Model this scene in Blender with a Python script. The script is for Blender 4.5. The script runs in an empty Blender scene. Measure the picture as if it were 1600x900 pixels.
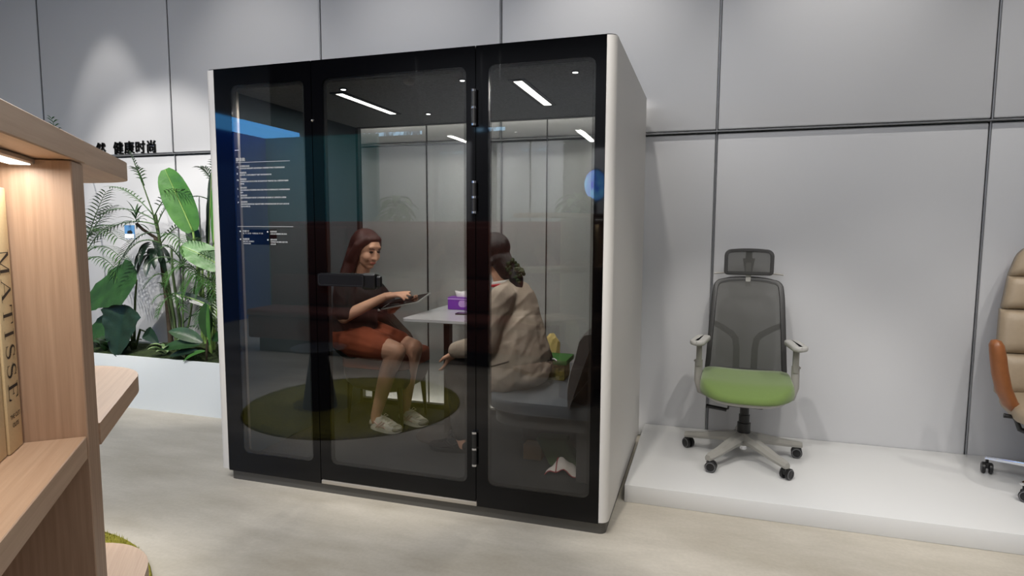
import bpy, bmesh, math, random
from mathutils import Vector, Matrix, Euler

# ------------------------------------------------------------------ camera
SC = bpy.context.scene
COL = SC.collection
R = math.radians
cam_d = bpy.data.cameras.new('camera')
cam = bpy.data.objects.new('camera', cam_d)
COL.objects.link(cam)
SC.camera = cam
cam_d.sensor_fit = 'HORIZONTAL'
cam_d.sensor_width = 36.0
cam_d.lens = 963.57 * 36.0 / 1600.0
cam_d.clip_start = 0.02
CAM_POS = Vector((0.0, -2.77, 1.434))
_pt, _yw, _ro = R(5.427), R(17.445), R(0.246)
_F = Vector((-math.sin(_yw) * math.cos(_pt), math.cos(_yw) * math.cos(_pt), -math.sin(_pt)))
_R = Vector((math.cos(_yw), math.sin(_yw), 0))
_U = _R.cross(_F)
_R2 = _R * math.cos(_ro) + _U * math.sin(_ro)
_U2 = -_R * math.sin(_ro) + _U * math.cos(_ro)
cam.matrix_world = Matrix(((_R2.x, _U2.x, -_F.x, CAM_POS.x), (_R2.y, _U2.y, -_F.y, CAM_POS.y),
                           (_R2.z, _U2.z, -_F.z, CAM_POS.z), (0, 0, 0, 1)))

# ------------------------------------------------------------------ world, exposure
world = bpy.data.worlds.new('world')
SC.world = world
world.use_nodes = True
world.node_tree.nodes['Background'].inputs[0].default_value = (0.55, 0.6, 0.68, 1)
world.node_tree.nodes['Background'].inputs[1].default_value = 0.25
SC.view_settings.view_transform = 'Standard'
SC.view_settings.look = 'None'
SC.view_settings.gamma = 1.0
SC.view_settings.use_curve_mapping = False
SC.view_settings.exposure = 0.0
try:
    SC.cycles.use_denoising = True
    SC.cycles.max_bounces = 10
    SC.cycles.transparent_max_bounces = 24
    SC.cycles.diffuse_bounces = 4
    SC.cycles.glossy_bounces = 4
    SC.cycles.sample_clamp_indirect = 4.0
    SC.cycles.caustics_reflective = False
    SC.cycles.caustics_refractive = False
except Exception:
    pass


# ------------------------------------------------------------------ lamps
def area(name, loc, aim, sx, sy, watts, col=(1, 0.97, 0.92)):
    l = bpy.data.lights.new(name, 'AREA')
    l.shape = 'RECTANGLE'; l.size = sx; l.size_y = sy; l.energy = watts; l.color = col
    o = bpy.data.objects.new(name, l); COL.objects.link(o)
    o.location = loc
    o.rotation_euler = (Vector(aim) - Vector(loc)).to_track_quat('-Z', 'Y').to_euler()
    return o


def spot(name, loc, aim, watts, deg, blend=0.6, rad=0.05, col=(1, 0.95, 0.88)):
    l = bpy.data.lights.new(name, 'SPOT')
    l.energy = watts; l.spot_size = R(deg); l.spot_blend = blend; l.shadow_soft_size = rad; l.color = col
    o = bpy.data.objects.new(name, l); COL.objects.link(o)
    o.location = loc
    o.rotation_euler = (Vector(aim) - Vector(loc)).to_track_quat('-Z', 'Y').to_euler()
    return o


SPOTS = []          # (location, aim) of every track spot; bare lights, no housings are built
def track(loc, aim, watts, deg, blend=0.6, rad=0.045, col=(1, 0.95, 0.88)):
    SPOTS.append((loc, aim))
    d = (Vector(aim) - Vector(loc)).normalized()
    return spot('hall_spot_light', tuple(Vector(loc) + d * 0.07), aim, watts, deg, blend, rad, col)


# general light of the hall: long ceiling lamps
area('hall_area_light', (-3.2, -2.6, 4.35), (-3.2, -2.6, 0), 5.0, 1.6, 200, (0.98, 0.98, 1.0))
area('hall_area_light', (2.0, -2.4, 4.35), (2.0, -2.4, 0), 4.0, 1.6, 50, (0.97, 0.98, 1.0))
area('hall_area_light', (-2.0, -5.6, 4.35), (-2.0, -5.6, 0), 8.0, 1.0, 90, (0.95, 0.97, 1.0))
# wall grazing downlights above the back wall
track((-5.05, 0.75, 4.3), (-5.05, 1.42, 1.7), 90, 38, 0.55, 0.03)
for x in (-3.5, -2.1):
    track((x, 0.45, 4.4), (x, 1.44, 1.9), 62, 62, 1.0, 0.06)
for x in (-0.7, 0.75, 2.2):
    track((x, 0.35, 4.2), (x, 1.46, 2.25), 105, 58, 1.0, 0.06)
# spots on the planting
track((-4.6, -1.8, 4.2), (-4.5, 1.5, 1.4), 620, 34, 0.5)
track((-3.4, -1.6, 4.2), (-4.1, 1.3, 0.9), 420, 32, 0.5)
# spots that shine into the booth through its glass front
track((-1.9, -2.9, 4.3), (-1.75, 0.9, 0.4), 520, 30, 0.6, 0.05)
track((-0.7, -3.1, 4.3), (-1.5, 0.9, 0.4), 380, 28, 0.6, 0.05)
# spots on the podium with the chairs
track((-0.6, -1.6, 4.2), (0.25, 0.85, 0.1), 210, 34, 0.5)
track((0.9, -2.2, 4.2), (0.35, 0.85, 0.1), 190, 34, 0.5)
track((2.6, -0.6, 4.2), (0.9, 0.9, 0.1), 140, 38, 0.5)
track((1.9, -1.8, 4.2), (1.85, 0.85, 0.1), 150, 36, 0.5)
# added spot that brightens the blue and teal corner opposite
track((-4.6, -3.2, 4.2), (-6.4, -5.6, 1.9), 420, 70, 0.8)
# extra spot, added so the sofa opposite shows brighter in the glass
track((-2.2, -2.0, 4.3), (-2.2, -3.6, 0.9), 260, 75, 0.8)
# spot added to lift the round rug and its mirror image
track((-2.7, -0.6, 4.2), (-2.7, -1.7, 0.0), 420, 36, 0.6)
# spots added to brighten the book shelf
track((0.7, -0.9, 4.2), (-1.0, -1.9, 1.0), 14, 40, 0.6)
track((-3.3, 0.3, 3.7), (-1.0, -1.9, 1.1), 380, 24, 0.6)
# unseen fill lights added behind the booth to brighten the wall through its glass
area('gap_fill_light', (-1.51, 1.44, 0.03), (-1.51, 1.47, 1.0), 2.1, 0.05, 4, (1.0, 0.94, 0.84))
area('gap_fill_light', (-1.51, 1.435, 2.30), (-1.51, 1.47, 1.6), 2.1, 0.03, 7, (1.0, 0.95, 0.88))


# ------------------------------------------------------------------ materials
def new_mat(name):
    m = bpy.data.materials.new(name); m.use_nodes = True
    nt = m.node_tree
    return m, nt, nt.nodes['Principled BSDF']


def lin(c):
    return tuple(((v / 255.0) / 12.92 if v / 255.0 <= 0.04045 else ((v / 255.0 + 0.055) / 1.055) ** 2.4) for v in c)


def mat(name, rgb, rough=0.5, metal=0.0, spec=0.5, noise=0.0, scale=20.0, stretch=(1, 1, 1), bump=0.0, bscale=None,
        coat=0.0, sheen=0.0, emit=None, estr=0.0, dark=None, detail=4.0):
    """Principled with a noise colour mottle between rgb and dark and a noise bump."""
    m, nt, b = new_mat(name)
    c = lin(rgb) + (1,)
    b.inputs['Base Color'].default_value = c
    b.inputs['Roughness'].default_value = rough
    b.inputs['Metallic'].default_value = metal
    b.inputs['Specular IOR Level'].default_value = spec
    b.inputs['Coat Weight'].default_value = coat
    b.inputs['Coat Roughness'].default_value = 0.05
    b.inputs['Sheen Weight'].default_value = sheen
    if emit:
        b.inputs['Emission Color'].default_value = lin(emit) + (1,)
        b.inputs['Emission Strength'].default_value = estr
    if noise or bump:
        tc = nt.nodes.new('ShaderNodeTexCoord')
        mp = nt.nodes.new('ShaderNodeMapping')
        mp.inputs['Scale'].default_value = stretch
        nt.links.new(tc.outputs['Object'], mp.inputs['Vector'])
        n = nt.nodes.new('ShaderNodeTexNoise')
        n.inputs['Scale'].default_value = scale
        n.inputs['Detail'].default_value = detail
        nt.links.new(mp.outputs[0], n.inputs['Vector'])
        if noise:
            rp = nt.nodes.new('ShaderNodeValToRGB')
            d = lin(dark) if dark else tuple(v * (1 - noise) for v in c[:3])
            rp.color_ramp.elements[0].position = 0.3; rp.color_ramp.elements[0].color = tuple(d) + (1,)
            rp.color_ramp.elements[1].position = 0.7; rp.color_ramp.elements[1].color = c
            nt.links.new(n.outputs['Fac'], rp.inputs['Fac'])
            nt.links.new(rp.outputs['Color'], b.inputs['Base Color'])
        if bump:
            n2 = n
            if bscale:
                n2 = nt.nodes.new('ShaderNodeTexNoise')
                n2.inputs['Scale'].default_value = bscale
                n2.inputs['Detail'].default_value = detail
                nt.links.new(mp.outputs[0], n2.inputs['Vector'])
            bp = nt.nodes.new('ShaderNodeBump')
            bp.inputs['Strength'].default_value = bump
            bp.inputs['Distance'].default_value = 0.01
            nt.links.new(n2.outputs['Fac'], bp.inputs['Height'])
            nt.links.new(bp.outputs[0], b.inputs['Normal'])
    return m


def glass(name, tint, ior=1.66):
    """Thin tinted pane: clear transmission with Fresnel mirror reflection."""
    m = bpy.data.materials.new(name); m.use_nodes = True
    nt = m.node_tree
    nt.nodes.remove(nt.nodes['Principled BSDF'])
    out = nt.nodes['Material Output']
    t = nt.nodes.new('ShaderNodeBsdfTransparent'); t.inputs[0].default_value = tint + (1,)
    g = nt.nodes.new('ShaderNodeBsdfGlossy'); g.inputs['Roughness'].default_value = 0.0
    g.inputs['Color'].default_value = (1, 1, 1, 1)
    f = nt.nodes.new('ShaderNodeFresnel'); f.inputs['IOR'].default_value = ior
    mx = nt.nodes.new('ShaderNodeMixShader')
    ge = nt.nodes.new('ShaderNodeNewGeometry')
    iv = nt.nodes.new('ShaderNodeMath'); iv.operation = 'SUBTRACT'; iv.inputs[0].default_value = 1.0
    ml = nt.nodes.new('ShaderNodeMath'); ml.operation = 'MULTIPLY'
    nt.links.new(ge.outputs['Backfacing'], iv.inputs[1]); nt.links.new(f.outputs[0], ml.inputs[0]); nt.links.new(iv.outputs[0], ml.inputs[1])
    nt.links.new(ml.outputs[0], mx.inputs[0]); nt.links.new(t.outputs[0], mx.inputs[1])
    nt.links.new(g.outputs[0], mx.inputs[2]); nt.links.new(mx.outputs[0], out.inputs[0])
    return m


def weave(name, rgb, alpha, scale=400, rough=0.7):
    """Open-weave mesh cloth: opaque threads over a see-through ground."""
    m = bpy.data.materials.new(name); m.use_nodes = True
    nt = m.node_tree
    b = nt.nodes['Principled BSDF']
    b.inputs['Base Color'].default_value = lin(rgb) + (1,)
    b.inputs['Roughness'].default_value = rough
    out = nt.nodes['Material Output']
    t = nt.nodes.new('ShaderNodeBsdfTransparent')
    mx = nt.nodes.new('ShaderNodeMixShader')
    tc = nt.nodes.new('ShaderNodeTexCoord')
    ck = nt.nodes.new('ShaderNodeTexChecker'); ck.inputs['Scale'].default_value = scale
    mr = nt.nodes.new('ShaderNodeMapRange')
    mr.inputs['To Min'].default_value = alpha - 0.06; mr.inputs['To Max'].default_value = alpha + 0.06
    nt.links.new(tc.outputs['Object'], ck.inputs['Vector'])
    nt.links.new(ck.outputs['Fac'], mr.inputs['Value'])
    nt.links.new(mr.outputs[0], mx.inputs[0]); nt.links.new(t.outputs[0], mx.inputs[1])
    nt.links.new(b.outputs[0], mx.inputs[2]); nt.links.new(mx.outputs[0], out.inputs[0])
    return m


def frit(name, pitch=0.0065, rad=0.40):
    """Black ceramic dots printed on clear glass."""
    m = bpy.data.materials.new(name); m.use_nodes = True
    nt = m.node_tree
    b = nt.nodes['Principled BSDF']
    b.inputs['Base Color'].default_value = (0.004, 0.004, 0.005, 1)
    out = nt.nodes['Material Output']
    tc = nt.nodes.new('ShaderNodeTexCoord')
    sc = nt.nodes.new('ShaderNodeVectorMath'); sc.operation = 'SCALE'; sc.inputs['Scale'].default_value = 1.0 / pitch
    fr = nt.nodes.new('ShaderNodeVectorMath'); fr.operation = 'FRACTION'
    sb = nt.nodes.new('ShaderNodeVectorMath'); sb.operation = 'SUBTRACT'; sb.inputs[1].default_value = (0.5, 0.5, 0.5)
    ml = nt.nodes.new('ShaderNodeVectorMath'); ml.operation = 'MULTIPLY'; ml.inputs[1].default_value = (1, 0, 1)
    ln = nt.nodes.new('ShaderNodeVectorMath'); ln.operation = 'LENGTH'
    lt = nt.nodes.new('ShaderNodeMath'); lt.operation = 'LESS_THAN'; lt.inputs[1].default_value = rad
    t = nt.nodes.new('ShaderNodeBsdfTransparent')
    mx = nt.nodes.new('ShaderNodeMixShader')
    L = nt.links.new
    L(tc.outputs['Object'], sc.inputs[0]); L(sc.outputs[0], fr.inputs[0]); L(fr.outputs[0], sb.inputs[0])
    L(sb.outputs[0], ml.inputs[0]); L(ml.outputs[0], ln.inputs[0]); L(ln.outputs['Value'], lt.inputs[0])
    L(lt.outputs[0], mx.inputs[0]); L(t.outputs[0], mx.inputs[1]); L(b.outputs[0], mx.inputs[2]); L(mx.outputs[0], out.inputs[0])
    return m


def wood(name, light, dark, axis='Z', rough=0.45):
    """Pale veneer with fine grain running along the axis."""
    m, nt, b = new_mat(name)
    b.inputs['Roughness'].default_value = rough
    tc = nt.nodes.new('ShaderNodeTexCoord')
    mp = nt.nodes.new('ShaderNodeMapping')
    s = {'X': (1.2, 40, 40), 'Y': (40, 1.2, 40), 'Z': (40, 40, 1.2)}[axis]
    mp.inputs['Scale'].default_value = s
    n = nt.nodes.new('ShaderNodeTexNoise'); n.inputs['Scale'].default_value = 3.0; n.inputs['Detail'].default_value = 6
    n.inputs['Roughness'].default_value = 0.65
    rp = nt.nodes.new('ShaderNodeValToRGB')
    rp.color_ramp.elements[0].position = 0.3; rp.color_ramp.elements[0].color = lin(dark) + (1,)
    rp.color_ramp.elements[1].position = 0.68; rp.color_ramp.elements[1].color = lin(light) + (1,)
    bp = nt.nodes.new('ShaderNodeBump'); bp.inputs['Strength'].default_value = 0.06; bp.inputs['Distance'].default_value = 0.002
    L = nt.links.new
    L(tc.outputs['Object'], mp.inputs['Vector']); L(mp.outputs[0], n.inputs['Vector']); L(n.outputs['Fac'], rp.inputs['Fac'])
    L(rp.outputs['Color'], b.inputs['Base Color']); L(n.outputs['Fac'], bp.inputs['Height']); L(bp.outputs[0], b.inputs['Normal'])
    return m


def leafmat(name, rgb, dark, rough=0.4):
    m = mat(name, rgb, rough, noise=1, dark=dark, scale=9, bump=0.15, bscale=40, stretch=(1, 1, 1))
    return m


def concrete():
    m, nt, b = new_mat('microcement')
    L = nt.links.new
    tc = nt.nodes.new('ShaderNodeTexCoord')
    mp = nt.nodes.new('ShaderNodeMapping'); mp.inputs['Rotation'].default_value = (0, 0, R(25)); mp.inputs['Scale'].default_value = (0.55, 1.6, 1)
    n1 = nt.nodes.new('ShaderNodeTexNoise'); n1.inputs['Scale'].default_value = 1.6; n1.inputs['Detail'].default_value = 7; n1.inputs['Roughness'].default_value = 0.62
    n2 = nt.nodes.new('ShaderNodeTexNoise'); n2.inputs['Scale'].default_value = 60; n2.inputs['Detail'].default_value = 3
    rp = nt.nodes.new('ShaderNodeValToRGB')
    e = rp.color_ramp.elements
    e[0].position = 0.32; e[0].color = lin((166, 158, 143)) + (1,)
    e[1].position = 0.68; e[1].color = lin((204, 197, 184)) + (1,)
    k = e.new(0.5); k.color = lin((184, 177, 164)) + (1,)
    mx = nt.nodes.new('ShaderNodeMixRGB'); mx.blend_type = 'MULTIPLY'; mx.inputs[0].default_value = 0.18
    L(tc.outputs['Object'], mp.inputs['Vector']); L(mp.outputs[0], n1.inputs['Vector']); L(tc.outputs['Object'], n2.inputs['Vector'])
    L(n1.outputs['Fac'], rp.inputs['Fac']); L(rp.outputs['Color'], mx.inputs[1]); L(n2.outputs['Fac'], mx.inputs[2])
    L(mx.outputs[0], b.inputs['Base Color'])
    mr = nt.nodes.new('ShaderNodeMapRange'); mr.inputs['To Min'].default_value = 0.34; mr.inputs['To Max'].default_value = 0.52
    L(n1.outputs['Fac'], mr.inputs['Value']); L(mr.outputs[0], b.inputs['Roughness'])
    b.inputs['Specular IOR Level'].default_value = 0.35
    return m


M = dict(
    wall=mat('satin_white_panel', (186, 187, 190), 0.38, spec=0.4, bump=0.02, bscale=180),
    walldark=mat('wall_joint_grey', (130, 132, 135), 0.5),  # plain grey backing behind the panel joints
    rail=mat('steel_rail', (128, 130, 134), 0.35, metal=0.4),
    plainwall=mat('hall_wall_paint', (176, 178, 182), 0.7),
    tealwall=mat('teal_wall_felt', (60, 130, 132), 0.9, noise=0.2, scale=80),
    bluewall=mat('blue_wall_felt', (44, 92, 168), 0.9, noise=0.2, scale=80),
    ceil=mat('dark_ceiling', (58, 58, 60), 0.9),
    floor=concrete(),
    podium=mat('white_podium_lacquer', (206, 206, 205), 0.22, spec=0.5),
    planter=mat('white_planter_paint', (214, 220, 222), 0.5),
    boothwhite=mat('booth_white_laminate', (204, 201, 196), 0.45),
    blackgloss=mat('black_back_painted_glass', (3, 3, 4), 0.04, spec=0.3),
    frontwall=mat('dark_front_wall', (58, 59, 62), 0.8),
    handleblack=mat('black_handle', (5, 5, 6), 0.4, spec=0.3),
    black=mat('black_plastic', (14, 14, 15), 0.45),
    blackmetal=mat('black_powder_coat', (10, 10, 11), 0.4),
    feltdark=mat('dark_grey_felt', (54, 56, 58), 0.95, noise=0.35, scale=260, sheen=0.2),
    feltceil=mat('grey_ceiling_felt', (128, 130, 131), 0.95, noise=0.45, scale=90, sheen=0.2),
    feltblue=mat('blue_grey_felt', (50, 68, 76), 0.95, noise=0.35, scale=200, sheen=0.2),
    carpet=mat('charcoal_carpet', (62, 62, 64), 0.95, noise=0.88, scale=70, stretch=(1, 4, 1), bump=0.5, bscale=300),
    gfront=glass('smoked_front_glass', (0.72, 0.72, 0.71)),
    grear=glass('clear_rear_glass', (0.95, 0.96, 0.95)),
    frit=frit('frit_dots'),
    alu=mat('brushed_aluminium', (168, 162, 152), 0.35, metal=0.6),
    gunmetal=mat('plinth_dark_metal', (92, 91, 88), 0.4, metal=0.6),
    steel=mat('polished_steel', (210, 210, 212), 0.15, metal=1.0),
    chrome=mat('chrome', (225, 225, 228), 0.08, metal=1.0),
    white=mat('white_ink', (178, 180, 182), 0.6, emit=None),
    ink=mat('black_ink', (14, 14, 14), 0.6),
    signblack=mat('black_acrylic', (10, 10, 10), 0.35),
    woodx=wood('ash_veneer_x', (196, 166, 140), (180, 148, 122), 'X'),
    woody=wood('ash_veneer_y', (196, 166, 140), (178, 146, 120), 'Y'),
    woodz=wood('ash_veneer_z', (180, 150, 126), (156, 126, 103), 'Z'),
    cream=mat('cream_book_cloth', (214, 190, 148), 0.75, noise=0.08, scale=300),
    paper=mat('book_paper', (232, 226, 212), 0.8),
    green=mat('green_seat_fabric', (112, 134, 70), 0.85, noise=1, dark=(92, 116, 56), scale=500, bump=0.25, sheen=0.3),
    lightgrey=mat('warm_grey_nylon', (148, 146, 140), 0.42),
    lightgrey2=mat('pale_grey_pad', (168, 167, 163), 0.55),
    meshcloth=weave('grey_mesh_cloth', (70, 70, 68), 0.80),
    framegrey=mat('charcoal_nylon', (50, 50, 50), 0.5),
    castor=mat('castor_black', (18, 18, 19), 0.35),
    castorrim=mat('castor_grey_ring', (90, 90, 92), 0.4),
    tan=mat('beige_leather', (156, 139, 116), 0.48, noise=0.06, scale=40, bump=0.12, bscale=300),
    caramel=mat('caramel_leather', (142, 86, 46), 0.4, noise=0.15, scale=30, bump=0.1, bscale=300),
    leafa=leafmat('banana_leaf_green', (70, 118, 50), (48, 92, 38)),
    leafb=leafmat('deep_leaf_green', (36, 72, 32), (22, 50, 24)),
    leafc=leafmat('dark_leaf_green', (30, 52, 38), (16, 34, 24), 0.35),
    leafd=leafmat('palm_leaf_green', (62, 96, 44), (36, 72, 32)),
    leafe=leafmat('pale_variegated_leaf', (150, 168, 120), (60, 96, 48)),
    rib=mat('leaf_rib', (128, 160, 84), 0.5),
    cane=mat('palm_cane', (70, 92, 48), 0.6, noise=0.4, scale=30),
    bark=mat('palm_stem_brown', (64, 52, 38), 0.8, noise=0.4, scale=30),
    moss=mat('dark_moss', (46, 62, 22), 0.95, noise=0.6, scale=30, bump=0.9, bscale=90),
    tagblue=mat('blue_tag_card', (74, 122, 168), 0.5),
    tagwhite=mat('white_tag_card', (222, 224, 224), 0.5),
    skin=mat('skin', (206, 158, 132), 0.5, noise=0.06, scale=30),
    lip=mat('lip', (168, 96, 88), 0.45),
    eye=mat('eye_dark', (24, 18, 16), 0.3),
    hairred=mat('auburn_hair', (62, 22, 16), 0.4, noise=0.5, scale=60, stretch=(6, 6, 0.6), bump=0.5, bscale=60),
    hairblack=mat('black_hair', (12, 10, 10), 0.45, noise=0.5, scale=60, stretch=(6, 6, 0.6), bump=0.5, bscale=60),
    topblack=mat('black_cotton', (20, 19, 20), 0.9),
    rust=mat('rust_fabric', (146, 70, 40), 0.85, noise=0.15, scale=120),
    rustseat=mat('rust_upholstery', (132, 66, 42), 0.85, noise=0.2, scale=160),
    greyfab=mat('grey_upholstery', (74, 80, 88), 0.95, noise=0.3, scale=260, sheen=0.2),
    greyfab2=mat('warm_grey_upholstery', (68, 66, 66), 0.95, noise=0.3, scale=260, sheen=0.2),
    beige=mat('beige_jacket_cloth', (170, 156, 142), 0.75, noise=0.1, scale=14, bump=1.0, bscale=7, stretch=(1.6, 1, .8)),
    beigedark=mat('beige_seam', (112, 100, 90), 0.8),
    collarred=mat('red_collar_stripe', (176, 34, 44), 0.7),
    collarwhite=mat('white_collar', (226, 224, 220), 0.7),
    trousers=mat('dark_trousers', (30, 24, 23), 0.85),
    scrunchie=mat('dark_green_scrunchie', (44, 58, 30), 0.9, bump=0.6, bscale=200),
    shoewhite=mat('white_trainer_leather', (216, 212, 202), 0.6),
    shoegrey=mat('grey_suede', (160, 156, 146), 0.85),
    shoepink=mat('pale_pink_stripe', (206, 176, 172), 0.6),
    sole=mat('cream_sole', (226, 222, 210), 0.6),
    tabletop=mat('pale_marble_table_top', (206, 208, 212), 0.12, noise=0.06, scale=3, spec=0.6),
    tabledark=mat('table_dark_steel', (52, 44, 40), 0.5),
    purple=mat('purple_carton', (112, 44, 158), 0.5),
    lilac=mat('lilac_print', (186, 150, 210), 0.5),
    tissue=mat('tissue_paper', (232, 228, 232), 0.8),
    tabletgrey=mat('tablet_grey', (150, 152, 150), 0.4),
    screenblack=mat('screen_black', (10, 10, 12), 0.1),
    brownbag=mat('olive_brown_canvas', (46, 36, 25), 0.8, noise=0.25, scale=60),
    olive=mat('olive_woven_carton', (150, 138, 62), 0.85, noise=0.6, scale=55, dark=(92, 92, 40)),
    lidgreen=mat('green_felt_lid', (38, 104, 34), 0.7),
    yellow=mat('yellow_wrapper', (222, 200, 130), 0.6),
    greenbag=mat('green_cloth_bag', (58, 92, 34), 0.85, noise=0.2, scale=30),
    whitecloth=mat('white_cloth', (210, 202, 196), 0.85),
    redtrim=mat('red_hem', (150, 40, 50), 0.8),
    cardboard=mat('cardboard', (150, 118, 84), 0.85),
    rug=mat('green_rug', (150, 142, 44), 0.98, noise=0.5, scale=70, bump=0.6, bscale=200),
    rugpile=mat('green_rug_pile', (150, 148, 44), 0.9, noise=0.4, scale=60),
    tableblack=mat('matt_black_table', (30, 31, 33), 0.5),
    maroon=mat('maroon_screen_fabric', (128, 68, 56), 0.8, noise=0.15, scale=40),
    lampwhite=mat('lamp_diffuser', (255, 255, 255), 0.5, emit=(255, 252, 244), estr=14.0),
    boothled=mat('booth_lamp_diffuser', (255, 255, 255), 0.5, emit=(255, 252, 246), estr=9.0),
    dotled=mat('downlight_lens', (255, 255, 255), 0.5, emit=(255, 255, 255), estr=12.0),
    shelfled=mat('shelf_lamp_diffuser', (255, 255, 255), 0.5, emit=(255, 250, 240), estr=2.0),
    bluescreen=mat('blue_screen', (20, 60, 150), 0.3, emit=(92, 182, 255), estr=6.0),
    ledpale=mat('pale_blue_screen', (40, 60, 90), 0.3, emit=(150, 205, 255), estr=4.0),
)


# ------------------------------------------------------------------ builders
def thing(name, label, cat, loc=(0, 0, 0), rz=0.0, group=None):
    o = bpy.data.objects.new(name, None)
    o.empty_display_size = 0.1
    COL.objects.link(o)
    o.location = loc; o.rotation_euler = (0, 0, rz)
    o['label'] = label; o['category'] = cat
    if group: o['group'] = group
    return o


def topmost(o):
    while o.parent: o = o.parent
    return o


def link(name, me, m, parent=None, world=True, label=None):
    """One mesh object; world=True means its vertices are scene coordinates."""
    o = bpy.data.objects.new(name, me)
    COL.objects.link(o)
    if m is not None:
        me.materials.clear(); me.materials.append(m)
    if parent is not None:
        o.parent = parent
        if world:
            r = topmost(parent)
            mw = Matrix.Translation(r.location) @ r.rotation_euler.to_matrix().to_4x4()
            me.transform(mw.inverted())
    if label: o['label'] = label
    return o


def tag(o, label, cat, group=None):
    o['label'] = label; o['category'] = cat
    if group: o['group'] = group
    return o


def obj(name, bm, m, parent=None, world=True, smooth=None, label=None):
    me = bpy.data.meshes.new(name)
    bmesh.ops.recalc_face_normals(bm, faces=bm.faces)
    if smooth is not None:
        for f in bm.faces: f.smooth = True
        for e in bm.edges:
            if len(e.link_faces) == 2 and e.calc_face_angle(0) > R(smooth): e.smooth = False
    bm.to_mesh(me); bm.free()
    return link(name, me, m, parent, world, label)


def BM(): return bmesh.new()


def box(bm, x0, x1, y0, y1, z0, z1, bev=0.0, seg=1, mtx=None, verts_only=False):
    ret = bmesh.ops.create_cube(bm, size=1.0)
    vs = ret['verts']
    for v in vs:
        v.co = Vector((x0 + (v.co.x + .5) * (x1 - x0), y0 + (v.co.y + .5) * (y1 - y0), z0 + (v.co.z + .5) * (z1 - z0)))
    if bev:
        es = list({e for v in vs for e in v.link_edges})
        r = bmesh.ops.bevel(bm, geom=es, offset=bev, segments=seg, profile=0.5, affect='EDGES')
        vs = list({v for f in r['faces'] for v in f.verts} | {v for v in vs if v.is_valid})
    if mtx is not None:
        for v in vs: v.co = mtx @ v.co
    return vs


def frame_of(d):
    d = Vector(d).normalized()
    a = Vector((0, 0, 1)) if abs(d.z) < 0.95 else Vector((1, 0, 0))
    s = d.cross(a).normalized()
    return s, s.cross(d).normalized()


def tube(bm, pts, rad, seg=8, cap=True, flat=1.0, up=None):
    """Round (or flattened) tube along points; rad may be one number or one per point."""
    pts = [Vector(p) for p in pts]
    n = len(pts)
    rads = rad if isinstance(rad, (list, tuple)) else [rad] * n
    rings = []
    ps = None
    for i in range(n):
        d = (pts[min(i + 1, n - 1)] - pts[max(i - 1, 0)])
        if d.length < 1e-9: d = Vector((0, 0, 1))
        d.normalize()
        if up is not None:
            s = d.cross(Vector(up)).normalized(); u = s.cross(d).normalized()
        elif ps is None:
            s, u = frame_of(d)
        else:
            s = (ps - d * ps.dot(d)).normalized(); u = s.cross(d).normalized()
        ps = s
        rings.append([bm.verts.new(pts[i] + (s * math.cos(2 * math.pi * k / seg) + u * flat * math.sin(2 * math.pi * k / seg)) * rads[i]) for k in range(seg)])
    for a, b in zip(rings, rings[1:]):
        for k in range(seg):
            bm.faces.new((a[k], a[(k + 1) % seg], b[(k + 1) % seg], b[k]))
    if cap:
        bm.faces.new(list(reversed(rings[0]))); bm.faces.new(rings[-1])
    return rings


def lathe(bm, prof, seg=24, mtx=None, cap=True):
    """Revolve (radius, z) pairs round z."""
    rings = []
    mtx = mtx or Matrix()
    for r, z in prof:
        if r < 1e-6:
            rings.append([bm.verts.new(mtx @ Vector((0, 0, z)))])
        else:
            rings.append([bm.verts.new(mtx @ Vector((r * math.cos(2 * math.pi * k / seg), r * math.sin(2 * math.pi * k / seg), z))) for k in range(seg)])
    for a, b in zip(rings, rings[1:]):
        for k in range(seg):
            k2 = (k + 1) % seg
            if len(a) == 1 and len(b) == 1: continue
            if len(a) == 1: bm.faces.new((a[0], b[k2], b[k]))
            elif len(b) == 1: bm.faces.new((a[k], a[k2], b[0]))
            else: bm.faces.new((a[k], a[k2], b[k2], b[k]))
    if cap:
        if len(rings[0]) > 1: bm.faces.new(list(reversed(rings[0])))
        if len(rings[-1]) > 1: bm.faces.new(rings[-1])


def prism(bm, poly, h0, h1, axis='Z', mtx=None):
    """Extrude a 2-D outline along an axis."""
    def p3(p, h):
        v = {'Z': (p[0], p[1], h), 'Y': (p[0], h, p[1]), 'X': (h, p[0], p[1])}[axis]
        v = Vector(v)
        return mtx @ v if mtx is not None else v
    a = [bm.verts.new(p3(p, h0)) for p in poly]; b = [bm.verts.new(p3(p, h1)) for p in poly]
    n = len(poly)
    bm.faces.new(a); bm.faces.new(list(reversed(b)))
    for i in range(n):
        bm.faces.new((a[i], b[i], b[(i + 1) % n], a[(i + 1) % n]))


def rrect(x0, x1, y0, y1, r, n=6):
    if not isinstance(r, (list, tuple)): r = [r] * 4
    out = []
    for (cx, cy, a0, rr, sx, sy) in ((x1, y1, 0, r[0], -1, -1), (x0, y1, 90, r[1], 1, -1), (x0, y0, 180, r[2], 1, 1), (x1, y0, 270, r[3], -1, 1)):
        if rr < 1e-6: out.append((cx, cy)); continue
        for k in range(n + 1):
            a = R(a0 + 90 * k / n)
            out.append((cx + sx * rr + rr * math.cos(a), cy + sy * rr + rr * math.sin(a)))
    return out


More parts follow.
